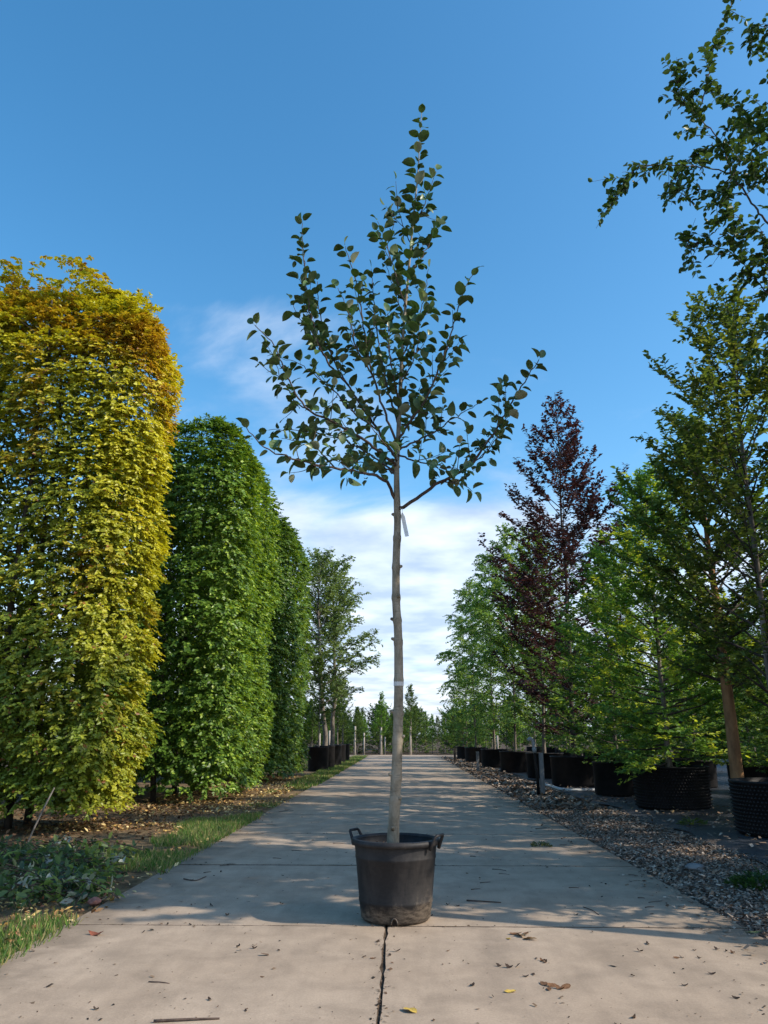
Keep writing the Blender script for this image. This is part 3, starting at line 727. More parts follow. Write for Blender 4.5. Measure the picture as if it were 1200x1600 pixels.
# ------------------------------------------------------------------ general tree builder
def profile(kind, t):
    if kind == 'cone': return (1 - t) ** .75 * (.55 + .45 * min(1, t * 5 + .3))
    if kind == 'oval': return math.sin(math.pi * (.12 + .86 * t)) ** .7
    if kind == 'column': return min(1, t * 4 + .45) * (1 - t ** 3) ** .6
    if kind == 'spire': return (.55 + .45 * min(1, t * 3.5)) * (1.0 if t < .5 else (1 - (t - .5) / .5) ** .9 * .92 + .08)
    if kind == 'full': return (.8 + .2 * min(1, t * 4)) * (1 - t) ** .5
    if kind == 'spread': return (1 - t) ** .55
    return 1 - t
TREE_MESH = {}
def tree_meshes(key, H, clear, R, prof, nb, r0, leaf, c0, c1, tip=None, tipp=.0, el=(10, 55), dens=38, droop=.15, templ=T4, seed=1, bend=.25, wob=.04, weep=0.0, twigs=5.0, bark='bark', lmat='leaf', wfac=.62, lean=(0, 0), tz=(-.5, .75)):
    r = random.Random(seed); g = np.random.default_rng(seed)
    nz = 14; zz = np.linspace(0, H, nz)
    tx = np.cumsum(g.normal(0, wob / 3, nz)) ; ty = np.cumsum(g.normal(0, wob / 3, nz)); tx -= tx[0]; ty -= ty[0]
    tx = tx + lean[0] * (zz / H) ** 1.6; ty = ty + lean[1] * (zz / H) ** 1.6
    tpts = np.stack([tx, ty, zz], -1)
    sp = spline(tpts, .12)
    tb = Tubes(); tb.add(sp, np.interp(sp[:, 2], [0, .15, clear, H], [r0 * 1.25, r0, r0 * .8, .006]), 9)
    trunk = tb.mesh('trunk')
    br = Tubes(); LP, LA, LS, LB = [], [], [], []
    up = np.array([0, 0, 1.])
    for i in range(nb):
        t = ((i + r.random()) / nb); z = clear + (H - clear) * t * .97
        o = np.array([np.interp(z, zz, tpts[:, k]) for k in range(3)])
        az = i * 2.39996 + r.uniform(-.5, .5); L_ = max(.12, R * profile(prof, t) * r.uniform(.7, 1.2))
        e = rad(el[0] + (el[1] - el[0]) * t + r.uniform(-10, 10))
        d = np.array([math.cos(az) * math.cos(e), math.sin(az) * math.cos(e), math.sin(e)])
        n = 7; s = np.linspace(0, 1, n)[:, None]
        pts = o + d * s * L_ + up * bend * L_ * s ** 2 - up * weep * L_ * s ** 3 + g.normal(0, .02 * L_, (n, 3)) * s
        rb = max(.004, r0 * .32 * (1 - .6 * t)) ; br.add(pts, np.linspace(rb, .003, n), 5, cap=False)
        segs = [(pts[2:], .5)]
        for q in range(max(3, int(L_ * twigs))):
            f = r.uniform(.22, 1.0); k = min(n - 2, int(f * (n - 1))); p0 = pts[k] + (pts[k + 1] - pts[k]) * (f * (n - 1) - k)
            dd = pts[k + 1] - pts[k]; dd /= np.linalg.norm(dd)
            sg = 1 if q % 2 else -1; ya = sg * rad(r.uniform(30, 70)); c_, s_ = math.cos(ya), math.sin(ya)
            d2 = np.array([dd[0] * c_ - dd[1] * s_, dd[0] * s_ + dd[1] * c_, dd[2] * .6 + r.uniform(*tz)]); d2 /= np.linalg.norm(d2)
            l2 = (.16 + .42 * L_ * (1.05 - f)) * r.uniform(.6, 1.2)
            s2 = np.linspace(0, 1, 4)[:, None]; tw = p0 + d2 * s2 * l2 + up * (bend * .5 - weep * 1.2) * l2 * s2 ** 2
            br.add(tw, [.004, .0032, .0025, .0016], 3, cap=False); segs.append((tw, f))
        for sg_, f in segs:
            dl = np.linalg.norm(np.diff(sg_, axis=0), axis=1); Ls = dl.sum(); m = max(2, int(Ls * dens))
            u = np.sort(g.uniform(.08, 1.0, m)) * Ls; cd = np.r_[0, np.cumsum(dl)]
            pp = np.stack([np.interp(u, cd, sg_[:, k]) for k in range(3)], -1)
            td = nrm(sg_[-1] - sg_[0]); sd_ = nrm(np.cross(td, up) + 1e-6)
            ss = np.where(np.arange(m) % 2 == 0, 1, -1)[:, None]
            LP.append(pp + g.normal(0, .012, (m, 3))); LA.append(td * .5 + sd_ * ss * .8 - up * droop + g.normal(0, .25, (m, 3)))
            LB.append(np.full(m, 1.0 if (tip is not None and r.random() < tipp) else 0.0) * (u / Ls > .3)); LS.append(np.full(m, r.random()))
    pos_ = np.concatenate(LP); ax = np.concatenate(LA); s_ = np.concatenate(LS); b_ = np.concatenate(LB)
    N_ = len(pos_); c0, c1 = np.array(c0), np.array(c1)
    col = c0 + (c1 - c0) * np.clip(s_ * .6 + g.uniform(0, .5, N_), 0, 1)[:, None]
    if tip is not None: col = col + (np.array(tip) - col) * b_[:, None] * .85
    col = col * g.uniform(.75, 1.25, (N_, 1))
    ln = leaf * g.uniform(.7, 1.2, N_)
    crown = leaf_mesh('crown', pos_, ax, np.array([0, 0, .9]) + g.normal(0, .38, (N_, 3)), ln, ln * wfac * g.uniform(.85, 1.1, N_), np.clip(col, 0, 1), templ)
    trunk.materials.append(M[bark]); crown.materials.append(M[lmat]); bmesh_ = br.mesh('limbs'); bmesh_.materials.append(M['bark_dark'])
    TREE_MESH[key] = (trunk, bmesh_, crown)
    print('tree', key, N_)
def put_tree(key, name, label, loc, rotz=0, sc=1.0, group=None, cat='tree'):
    o = empty(name, tuple(loc), label, cat, group); o.rotation_euler = (0, 0, rotz); o.scale = (sc, sc, sc)
    for nm, me in zip(('trunk', 'limbs', 'crown'), TREE_MESH[key]):
        c = link(nm, me, None, o)
        if nm in ('crown', 'limbs'): c['kind'] = 'stuff'
    return o

def container(loc, r, h, label, group='black tree containers', dimple=False, seed=0):
    o = empty('tree_container', tuple(loc), label, 'plant pot', group)
    V, q = lathe([(.02, .0), (r * .96, .0), (r, .03), (r * 1.02, h - .03), (r * 1.05, h - .025), (r * 1.05, h), (r * .985, h), (r * .98, h - .14)], 36, .012, seed)
    link('wall', smooth(np_mesh('wall', V, [q])), M['black_plastic'], o)
    V, q = lathe([(.001, h - .07), (r * .5, h - .075), (r * .99, h - .10)], 24, .01, seed); link('soil', smooth(np_mesh('soil', V, [q])), M['pot_soil'], o)
    if dimple:
        tv = []; tf = []; rows = 13; cols = int(2 * math.pi * r / .048); k = 0
        for a in range(rows):
            for b in range(cols):
                an = (b + .5 * (a % 2)) / cols * 2 * math.pi; z = .04 + (h - .10) * a / (rows - 1)
                rr = r * (1 + .02 * z / h) * (1 + .012 * math.sin(an * 2 + seed) + .0072 * math.sin(an * 5 + seed * 2))
                R_ = np.array([math.cos(an), math.sin(an), 0]); T_ = np.array([-math.sin(an), math.cos(an), 0]); U_ = np.array([0, 0, 1.]); c = R_ * (rr - .002) + U_ * z
                tv += [c + T_ * .017, c + U_ * .017, c - T_ * .017, c - U_ * .017, c + R_ * .026 - U_ * .004]
                tf += [[k, k + 1, k + 4], [k + 1, k + 2, k + 4], [k + 2, k + 3, k + 4], [k + 3, k, k + 4]]; k += 5
        prop(link('air_pruning_studs', np_mesh('air_pruning_studs', np.array(tv), [np.array(tf)]), M['black_plastic'], o), kind='stuff')
    return o

# ------------------------------------------------------------------ right-hand row
tree_meshes('hornbeam', 6.7, .8, 1.6, 'column', 74, .065, .082, (.080, .125, .034), (.150, .210, .058), (.24, .27, .07), .25, el=(28, 64), dens=50, templ=T6, seed=31, bend=.12, twigs=8)
tree_meshes('brown_tree', 5.6, 1.8, 1.5, 'oval', 60, .095, .088, (.075, .135, .036), (.125, .205, .052), (.20, .28, .06), .15, el=(5, 62), dens=56, templ=T6, seed=32, bark='bark_brown', wob=.03, twigs=8)
tree_meshes('feather', 5.15, .12, 1.8, 'full', 112, .06, .082, (.125, .255, .060), (.205, .365, .085), (.55, .62, .09), .34, el=(-6, 64), dens=58, templ=T6, seed=33, bend=.12, droop=.08, twigs=9, wfac=.55, tz=(-.45, .65))
tree_meshes('purple', 9.3, .35, 2.2, 'spire', 80, .07, .11, (.055, .027, .029), (.105, .050, .047), (.14, .07, .055), .15, el=(15, 55), dens=42, templ=T4, seed=36, bark='bark_dark', twigs=9, bend=.15, lmat='leaf_purple', wob=.1)
tree_meshes('birch', 7.7, .5, 2.0, 'oval', 84, .05, .098, (.130, .250, .075), (.215, .360, .11), (.36, .48, .12), .24, el=(28, 68), dens=50, templ=T4, seed=35, weep=.42, bend=.12, twigs=8, tz=(-.6, .7))
tree_meshes('beech', 8.6, 2.2, 1.6, 'oval', 50, .085, .085, (.045, .095, .026), (.085, .155, .040), (.15, .21, .055), .15, el=(12, 62), dens=34, templ=T6, seed=36, bend=.1, wfac=.78, lmat='leaf_dark', twigs=7)
tree_meshes('slender', 6.8, 3.05, 1.2, 'oval', 84, .085, .095, (.045, .09, .026), (.085, .145, .04), None, 0, el=(5, 60), dens=75, templ=T4, seed=37, lean=(.1, 1.35), twigs=10)
tree_meshes('mid_green', 6.4, .5, 1.7, 'oval', 66, .06, .115, (.075, .150, .040), (.140, .240, .062), (.26, .36, .075), .2, el=(15, 66), dens=46, seed=38, twigs=8)
tree_meshes('mid_low', 4.6, .10, 1.6, 'full', 68, .05, .115, (.080, .170, .048), (.150, .265, .070), (.32, .42, .09), .2, el=(-5, 64), dens=48, seed=39, twigs=8)
tree_meshes('far_light', 3.6, 1.1, .8, 'cone', 46, .035, .11, (.11, .24, .04), (.19, .34, .06), None, 0, el=(20, 65), dens=50, seed=40)
tree_meshes('far_dark', 3.9, .9, .95, 'cone', 46, .035, .11, (.07, .13, .035), (.13, .20, .05), None, 0, el=(25, 68), dens=50, seed=41)
tree_meshes('sparse_left', 7.7, 1.7, 2.4, 'oval', 50, .10, .12, (.130, .200, .085), (.225, .310, .125), None, 0, el=(25, 64), dens=38, seed=47, twigs=10, bark='bark', weep=.25, bend=.2, wob=.12, tz=(-.6, .9))

POTS = [  # x, y, r, h, tree key, tree name, pot label, tree label, dimple, rot
 (4.55, 9.85, .58, .60, 'hornbeam', 'hornbeam_tree', 'studded black container holding the tall sparse hornbeam', 'tall sparse dark green hornbeam rising from a studded black container', True, .4),
 (4.36, 13.35, .57, .64, 'feather', 'feathery_tree', 'wide studded black container holding the low branched bright green tree', 'bright green low branched feathery tree in the wide studded container', True, 1.0),
 (4.25, 16.1, .47, .62, 'mid_low', 'bushy_tree', 'black container between the feathery tree and the purple beech', 'bushy mid green tree between the feathery tree and the purple beech', False, 2.0),
 (3.98, 18.9, .52, .66, 'purple', 'purple_beech_tree', 'black container holding the purple leaved beech', 'dark purple leaved beech with pointed top', False, .7),
 (3.95, 22.6, .50, .66, 'mid_green', 'leafy_tree', 'black container between the purple beech and the first birch', 'loose green tree between the purple beech and the birches', False, 1.4),
 (3.62, 26.0, .50, .64, 'birch', 'birch_tree', 'black container holding the birch nearest the purple beech', 'pale green drooping birch nearest the purple beech', False, 0.2),
 (3.45, 30.3, .50, .64, 'birch', 'birch_tree', 'black container holding the middle birch of the row', 'pale green drooping birch in the middle of the birch row', False, 2.3),
 (3.25, 35.6, .50, .62, 'birch', 'birch_tree', 'black container holding the birch nearest the cross path', 'pale green drooping birch nearest the cross path', False, 4.0),
 (3.2, 40.3, .48, .60, 'mid_low', 'bushy_tree', 'black container at the corner of the road and cross path', 'low bushy green tree at the corner of the cross path', False, 5.0),
]
for i, (x, y, r, h, key, nm, pl, tl, dm, rz) in enumerate(POTS):
    container((x, y, -.006), r, h, pl, dimple=dm, seed=i)
    put_tree(key, nm, tl, (x, y, h - .14), rz, .94 if key == 'mid_low' else 1.0)
put_tree('brown_tree', 'leafy_tree', 'thick brown trunked tree standing between the two studded containers', (4.62, 11.35, -.05), .3)
# the row goes on beside the camera; these throw the shade on the road
container((4.75, 6.9, -.006), .55, .6, 'black container holding the overhanging beech', seed=20)
container((4.55, 5.75, -.006), .42, .55, 'black container of the added shade tree between the slender leaning tree and the overhanging beech', seed=22)
put_tree('mid_low', 'bushy_tree', 'unseen bushy green tree added for road shade between the slender leaning tree and the overhanging beech', (4.55, 5.75, .41), 2.8, .9)  # added out of view, with its container, to shade the road by the tub
container((4.42, 4.12, -.006), .40, .5, 'small black container holding the slender leaning tree', seed=21)
put_tree('slender', 'slender_tree', 'slender leaning tree beside the overhanging beech', (4.42, 4.12, .36), 0)
put_tree('beech', 'beech_tree', 'large beech whose outer boughs hang over the chip verge', (4.75, 6.9, .46), 1.2)

# boughs of the overhanging beech that reach into view
def bough_extra():
    root = [o for o in COL.objects if o.name == 'beech_tree'][0]
    O = np.array([4.75, 6.9, .46]); rr_ = random.Random(3); g = np.random.default_rng(4)
    Yb = 6.6
    paths = [([(1330,520,6.9),(1260,430,6.8),(1200,350,Yb),(1172,312,Yb),(1140,264,Yb),(1128,224,Yb),(1092,184,Yb),(1060,146,Yb),(1058,100,Yb)], .016, .5),
             ([(1142,270,Yb),(1100,262,6.5),(1060,258,6.4),(1020,258,6.3),(985,272,6.3),(952,328,6.3)], .007, .25),
             ([(1165,305,Yb),(1120,298,6.75),(1080,296,6.8),(1042,298,6.8)], .007, .2),
             ([(1330,600,6.9),(1260,530,6.8),(1200,460,6.7),(1160,412,6.7),(1124,388,6.7),(1058,372,6.7)], .011, .55),
             ([(1092,184,Yb),(1104,130,6.5),(1116,70,6.5),(1140,14,6.5),(1150,-40,6.5)], .008, .1),
             ([(1290,120,6.8),(1230,140,6.7),(1200,160,6.7),(1166,200,6.7),(1150,240,6.7)], .008, .3),
             ([(1260,260,6.8),(1200,262,6.5),(1160,250,6.4),(1120,330,6.4)], .006, .3),
             ([(1300,620,6.9),(1240,560,6.8),(1195,520,6.7),(1170,500,6.7)], .007, .4),
             ([(1290,90,7.1),(1230,60,7.0),(1190,40,7.0),(1165,70,7.0)], .007, .3),
             ([(1128,224,Yb),(1105,232,6.9),(1075,250,7.0),(1046,290,7.0)], .005, .2),
             ([(1160,412,6.7),(1165,370,6.5),(1150,340,6.4),(1110,350,6.4)], .005, .2),
             ([(1260,430,6.8),(1215,400,6.4),(1180,360,6.3),(1150,380,6.3)], .006, .4)]
    LP, LA, LS = [], [], []
    for pth, r0, f0 in paths:
        path = spline([P(*q) - O for q in pth], .05); n = len(path); path[1:-1] += g.normal(0, .008, (n - 2, 3))
        tb = Tubes(); tb.add(path, np.linspace(r0, .002, n), 6)
        segs = [(path[int(n * f0):], .8)]
        Lp = np.linalg.norm(np.diff(path, axis=0), axis=1).sum()
        for q in range(int(Lp * 13)):
            f = rr_.uniform(f0, 1); k = min(n - 2, int(f * (n - 1))); dd = nrm(path[k + 1] - path[k])
            d2 = nrm(dd * .6 + g.normal(0, .6, 3) + [0, 0, -.1]); l2 = rr_.uniform(.10, .36)
            tw = path[k] + d2 * np.linspace(0, 1, 4)[:, None] * l2 - np.array([0, 0, 1.]) * .05 * np.linspace(0, 1, 4)[:, None] ** 2
            tb.add(tw, [.0035, .003, .002, .0015], 3, cap=False); segs.append((tw, .5))
        link('bough', tb.mesh('bough'), M['twig'], root)
        for sg_, _ in segs:
            dl = np.linalg.norm(np.diff(sg_, axis=0), axis=1); Ls = dl.sum(); m = max(2, int(Ls * 30)); u = np.sort(g.uniform(.05, 1, m)) * Ls; cd = np.r_[0, np.cumsum(dl)]
            pp = np.stack([np.interp(u, cd, sg_[:, k]) for k in range(3)], -1); td = nrm(sg_[-1] - sg_[0]); sd_ = nrm(np.cross(td, [0, 0, 1.]) + 1e-6)
            ss = np.where(np.arange(m) % 2 == 0, 1, -1)[:, None]
            LP.append(pp); LA.append(td * .5 + sd_ * ss * .8 + g.normal(0, .3, (m, 3)) - [0, 0, .1]); LS.append(g.uniform(0, 1, m))
    p_ = np.concatenate(LP); a_ = np.concatenate(LA); s_ = np.concatenate(LS)[:, None]; n = len(p_)
    col = np.array([.042, .088, .026]) + (np.array([.115, .185, .045]) - np.array([.042, .088, .026])) * s_
    ln = .080 * g.uniform(.7, 1.15, n)
    me = leaf_mesh('bough_foliage', p_, a_, np.array([0, 0, .8]) + g.normal(0, .5, (n, 3)), ln, ln * .74, col, T6)
    o = link('bough_foliage', me, M['leaf_dark'], root); o['kind'] = 'stuff'
    root.rotation_euler = (0, 0, 0)
bough_extra()

for x, y, key, rz, nm, lab in ((7.3, 5.7, 'hornbeam', 2.0, 'hornbeam_tree', 'unseen tall hornbeam added for road shade behind the slender leaning tree'), (7.2, 8.0, 'mid_green', .8, 'leafy_tree', 'unseen leafy green tree added for road shade behind the overhanging beech'), (9.9, 5.4, 'beech', 3.0, 'added_shade_beech_tree', 'unseen second row beech added for road shade behind the slender leaning tree'), (9.8, 8.4, 'beech', 4.1, 'added_shade_beech_tree', 'unseen second row beech added for road shade behind the overhanging beech')):
    put_tree(key, nm, lab, (x, y, -.05), rz)  # unseen trees added to make the road shade denser
put_tree('brown_tree', 'leafy_tree', 'unseen brown trunked tree added for road shade beside the slender leaning one', (5.8, 5.55, -.05), 2.2)  # another unseen tree, added to fill the shade left of the tub
# rows behind, further into the container field
rb = random.Random(9); RN = ('first row', 'second row', 'farthest row')
for row, (X, ys) in enumerate(((6.9, (10.6, 12.6, 14.6, 16.6, 18.6, 20.8, 23.2, 25.8, 28.6, 31.6, 35.0, 38.5, 42.0)), (9.8, (12.5, 16.0, 19.5, 23.5, 27.5, 32.5, 38.0)), (13.0, (15.0, 19.0, 24.0, 30.0, 37.0)))):
    for y in ys:
        key = rb.choice(('mid_green', 'mid_low', 'mid_low', 'mid_green')) if row or y > 27 else 'mid_low'; x = X + rb.uniform(-.4, .4)
        container((x, y, -.006), rb.uniform(.40, .5), .58, 'plain black container in the %s behind the roadside trees' % RN[row], 'containers in the %s' % RN[row])
        put_tree(key, 'nursery_tree', '%s green nursery tree in the %s behind the roadside trees' % ('tall' if key == 'mid_green' else 'low bushy', RN[row]), (x, y, .44), rb.uniform(0, 6.28), rb.uniform(.8, 1.0) * (.80 if row == 0 and y < 27 else .85 if row == 1 else 1), '%s nursery trees in the %s' % ('tall' if key == 'mid_green' else 'low bushy', RN[row]))

# ------------------------------------------------------------------ left-hand potted trees beyond the hedges
for i, (x, y, rz, lab) in enumerate(((-2.80, 28.9, .5, 'open crowned brown stemmed tree nearest the green hedges'), (-2.72, 30.9, 2.1, 'open crowned brown stemmed tree one pot beyond the hedge end'))):
    container((x, y, -.03), .36, .80, 'tall black bag pot holding the open crowned tree', 'bag pots on the left verge', seed=30 + i)
    put_tree('sparse_left', 'open_crowned_tree', lab, (x, y, .62), rz, .93)
for i, y in enumerate((27.2, 32.8, 34.8, 37.2)):
    container((-2.85 + .02 * i, y, -.03), .34, .78, 'tall black bag pot on the grassy left verge', 'bag pots on the left verge', seed=40 + i)
    put_tree('far_dark', 'small_tree', 'small green tree in a tall bag pot on the left verge', (-2.85 + .02 * i, y, .60), i * 1.3, .8, 'small trees on the left verge')

# ------------------------------------------------------------------ far nursery block beyond the cross path
def stake(loc, h, label, group):
    t_ = Tubes(); t_.add([[0, 0, -.1], [0, 0, h * .5], [.005, 0, h]], .055, 8); o = link('pale_stake', t_.mesh('pale_stake'), M['stake_wood']); o.location = loc
    return prop(o, label, 'stake', group)
for px, key, sc in ((597, 'far_light', 1.0), (643, 'far_dark', 1.05), (556, 'far_dark', .62)):
    g_ = G(px, 1181.5, -.05); lab = {597: 'bright lime green conical young tree tied to a pale stake', 643: 'olive green conical young tree tied to a pale stake', 556: 'stunted young tree half hidden behind a pale stake'}[px]
    put_tree(key, 'conical_tree', lab, (g_[0], g_[1] + .15, -.06), .4, sc)
    stake((g_[0] - .06, g_[1] - .05, -.05), 1.72, 'pale round stake holding a young tree beyond the cross path', 'pale stakes beyond the cross path')
for k in range(64):
    y = rb.uniform(51.5, 62); x = rb.uniform(-9, 9); key = rb.choice(('far_light', 'far_dark', 'far_dark'))
    put_tree(key, 'young_nursery_tree', 'young %s tree among many beyond the cross path' % ('lime green' if key == 'far_light' else 'olive green'), (x, y, -.06), rb.uniform(0, 6.28), rb.uniform(.6, .82), 'young %s trees beyond the cross path' % ('lime green' if key == 'far_light' else 'olive green'))
for k in range(5):
    y = rb.uniform(49.5, 52); x = rb.uniform(-6, 8)
    stake((x, y, -.05), rb.uniform(1.1, 1.5), 'thin pale stake among the young trees beyond the cross path', 'thin stakes beyond the cross path')
for k in range(26):
    put_tree('mid_low', 'bushy_nursery_tree', 'low bushy green tree in the thicket beyond the cross path', (-15 + k * 1.2 + rb.uniform(-.3, .3), rb.uniform(54, 59), -.06), rb.uniform(0, 6.28), rb.uniform(.5, .66), 'thicket beyond the cross path')
for k in range(9):
    put_tree('mid_low', 'bushy_nursery_tree', 'bushy green tree behind the clipped hedge blocks', (-9.2 + rb.uniform(-.4, .4), 9 + k * 2.6, -.06), rb.uniform(0, 6.28), rb.uniform(.85, 1.0), 'bushy trees behind the hedge blocks')
tree_meshes('wood', 4.0, .15, 2.6, 'spread', 60, .09, .26, (.040, .080, .028), (.075, .130, .04), (.12, .18, .05), .2, el=(10, 60), dens=16, seed=50)
for k in range(30):
    put_tree('wood', 'distant_tree', 'dark bushy tree in the belt at the end of the nursery', (-44 + k * 3.0 + rb.uniform(-.8, .8), rb.uniform(66, 74), -.06), rb.uniform(0, 6.28), rb.uniform(.8, 1.05), 'distant tree belt')

for k in range(16):
    put_tree('wood', 'distant_tree', 'dark bushy tree in the belt closing the container field', (rb.uniform(17, 21), 8 + k * 3.2, -.06), rb.uniform(0, 6.28), rb.uniform(.8, 1.05), 'tree belt behind the container field')

# ------------------------------------------------------------------ standpipe, posts, pipe, stake
b = G(847, 1242); sp_o = empty('water_standpipe', (b[0], b[1], -.02), 'standpipe with grey elbow tap strapped to a weathered post', 'standpipe')
link('post', box_mesh('post', .02, 0, -.05, .80, .085, .06, .006), M['grey_post'], sp_o)
t_ = Tubes(); t_.add([[-.07, -.02, -.05], [-.075, -.02, .4], [-.105, -.02, .80], [-.11, -.02, .86]], .03, 10); link('riser_pipe', t_.mesh('riser_pipe'), M['black_plastic'], sp_o)
t_ = Tubes(); t_.add(spline([[-.108, -.02, .84], [-.115, -.02, .97], [-.14, -.02, 1.05], [-.185, -.02, 1.07], [-.22, -.02, 1.03]], .02), .036, 12); link('elbow', t_.mesh('elbow'), M['galvanised'], sp_o)
t_ = Tubes(); t_.add([[-.103, -.02, .80], [-.109, -.02, .90]], .043, 12); link('collar', t_.mesh('collar'), M['galvanised'], sp_o)
for (px, py, h, lab) in ((747, 1206, .62, 'short pale marker post on the chip verge'), (711, 1193, .62, 'short dark marker post near the far end of the chip verge')):
    b = G(px, py); po = empty('marker_post', (b[0], b[1], -.02), lab, 'post', 'marker posts')
    link('shaft', box_mesh('shaft', 0, 0, -.05, h, .09, .06, .008), M['grey_post'] if px > 730 else M['bark_dark'], po)
    link('cap', box_mesh('cap', 0, 0, h, h + .02, .10, .07, .006), M['galvanised'] if px > 730 else M['bark_dark'], po)
b = G(851, 1228); o = empty('irrigation_pipe', (b[0], b[1], 0), 'pale irrigation pipe lying on the weed fabric beside the standpipe', 'pipe')
q_ = [G(848, 1227), G(862, 1231), G(880, 1236), G(905, 1237), G(945, 1236)]
t_ = Tubes(); t_.add(spline([np.array([a[0] - b[0], a[1] - b[1], .028]) for a in q_], .08), .032, 10); link('pipe', t_.mesh('pipe'), M['pale_pipe'], o)
b = G(38, 1322, -.03); o = empty('wooden_stake', (b[0], b[1], -.03), 'thin bare stick leaning out from under the golden hedge', 'stake')
tip = P(70, 1260, b[1] + .25) - np.array([b[0], b[1], -.03])
t_ = Tubes(); t_.add([[0, 0, -.06], tip * .5 + [.006, 0, 0], tip, tip * 1.5], [.011, .010, .010, .008], 7); link('stick', t_.mesh('stick'), M['bark'], o)

# ------------------------------------------------------------------ ground cover
def scatter_cols(g, n, cols, var=.25):
    cols = np.array(cols); c = cols[g.integers(0, len(cols), n)]
    return np.clip(c * g.uniform(1 - var, 1 + var, (n, 1)), 0, 1)
g = np.random.default_rng(77)
def grass(n, x0, x1, y0, y1, h, w, seed, thr=.42):
    X = g.uniform(x0, x1, n); Y = g.uniform(y0, y1, n)
    m = vnoise(np.stack([X * 1.8, Y * 1.3, X * 0], -1), seed) + .25 * vnoise(np.stack([X * 7, Y * 7, X * 0], -1), seed + 1) - .125
    edge = np.clip((X - x0) / (x1 - x0), 0, 1)
    k = m + edge * .25 > thr; X, Y = X[k], Y[k]; n = len(X)
    p = np.stack([X, Y, np.full(n, -.035)], -1); ax = np.stack([g.normal(0, .45, n), g.normal(0, .45, n), np.ones(n)], -1)
    nr_ = np.stack([g.normal(0, .5, n), -np.ones(n), g.normal(.3, .3, n)], -1)
    col = scatter_cols(g, n, [(.085, .19, .03), (.13, .25, .042), (.17, .26, .055), (.30, .27, .10), (.34, .28, .13), (.10, .16, .05)])
    return p, ax, nr_, h * g.uniform(.45, 1.3, n), np.full(n, w) * g.uniform(.7, 1.3, n), col
parts = [grass(17000, -3.0, -2.0, 4.0, 8.6, .085, .007, 3, .50), grass(14000, -2.85, -2.02, 8.4, 11.8, .095, .008, 3, .47), grass(5000, -2.9, -2.1, 11.5, 19, .05, .012, 3, .72),
         grass(14000, -2.75, -1.98, 18.5, 46, .10, .02, 3, .30), grass(6000, -8, -3.3, 24, 46, .10, .03, 5, .5)]
cat_ = [np.concatenate([p[i] for p in parts]) for i in range(6)]
o = link('grass', leaf_mesh('grass', *cat_, T4), M['grass']); prop(o, 'short green grass growing along the left road edge', 'grass', None, 'stuff')

def litter(name, label, n, x0, x1, y0, y1, cols, ln, wd, z, templ, thr=None, seed=0, flat=.35, zs=.012, near=1.0):
    X = g.uniform(x0, x1, n); Y = y0 + (y1 - y0) * g.uniform(0, 1, n) ** near
    if thr is not None:
        k = vnoise(np.stack([X * 1.6, Y * 1.6, X * 0], -1), seed) * .7 + .3 * g.uniform(0, 1, n) > thr; X, Y = X[k], Y[k]; n = len(X)
    p = np.stack([X, Y, z + g.exponential(zs, n)], -1); a = g.uniform(0, 6.28, n)
    ax = np.stack([np.cos(a), np.sin(a), g.normal(0, flat, n)], -1); nr_ = np.stack([g.normal(0, flat, n), g.normal(0, flat, n), np.ones(n)], -1)
    l_ = ln * g.uniform(.5, 1.4, n)
    return p, ax, nr_, l_, l_ * wd * g.uniform(.7, 1.3, n), scatter_cols(g, n, cols)
chipc = [(.22, .17, .13), (.32, .26, .205), (.12, .088, .066), (.43, .35, .27), (.17, .14, .115), (.27, .18, .12)]
A_ = [litter('c', '', 44000, RX1 + .02, 3.32, 3.5, 13, chipc, .030, .45, -.014, TC, None, 0, .3, .007, 1.3), litter('c', '', 14000, RX1 + .02, 3.2, 13, 44, chipc, .07, .5, -.012, TC, None, 0, .35, .012, 1.5),
      litter('c', '', 2600, 3.3, 5.5, 5, 20, chipc + [(.3, .2, .09)], .05, .5, .010, TC, .52, 4, .3, .008, 1.4), litter('c', '', 900, 1.75, 2.1, 3.3, 22, chipc, .03, .5, .002, TC, .5, 7, .3, .004, 1.4)]
c_ = [np.concatenate([p[i] for p in A_]) for i in range(6)]
o = link('wood_chips', leaf_mesh('wood_chips', *c_, TC), M['litter']); prop(o, 'brown and grey bark chips covering the right road verge', 'wood chips', None, 'stuff')
dry = [(.42, .27, .085), (.52, .37, .14), (.29, .16, .06), (.58, .45, .22), (.20, .12, .06)]
A_ = [litter('c', '', 9000, -4.6, -2.35, 9.8, 24, dry, .06, .6, -.02, T4, .42, 11, .4, .012, 1.3), litter('c', '', 2600, -6.5, -2.9, 8.5, 14, [(.15, .085, .045), (.22, .12, .06), (.09, .055, .035)], .06, .6, -.022, T4, None, 0, .4),
      litter('c', '', 1500, -2.85, -1.98, 3.6, 6.4, dry + [(.30, .13, .07)], .045, .5, -.016, T4, .40, 14, .4, .010), litter('c', '', 700, -2.35, -1.95, 6.3, 16, dry, .045, .5, -.012, T4, .4, 15, .4, .012)]
c_ = [np.concatenate([p[i] for p in A_]) for i in range(6)]
o = link('leaf_litter', leaf_mesh('leaf_litter', *c_, T4), M['litter']); prop(o, 'dry golden brown leaf litter under the clipped hedges', 'leaf litter', None, 'stuff')

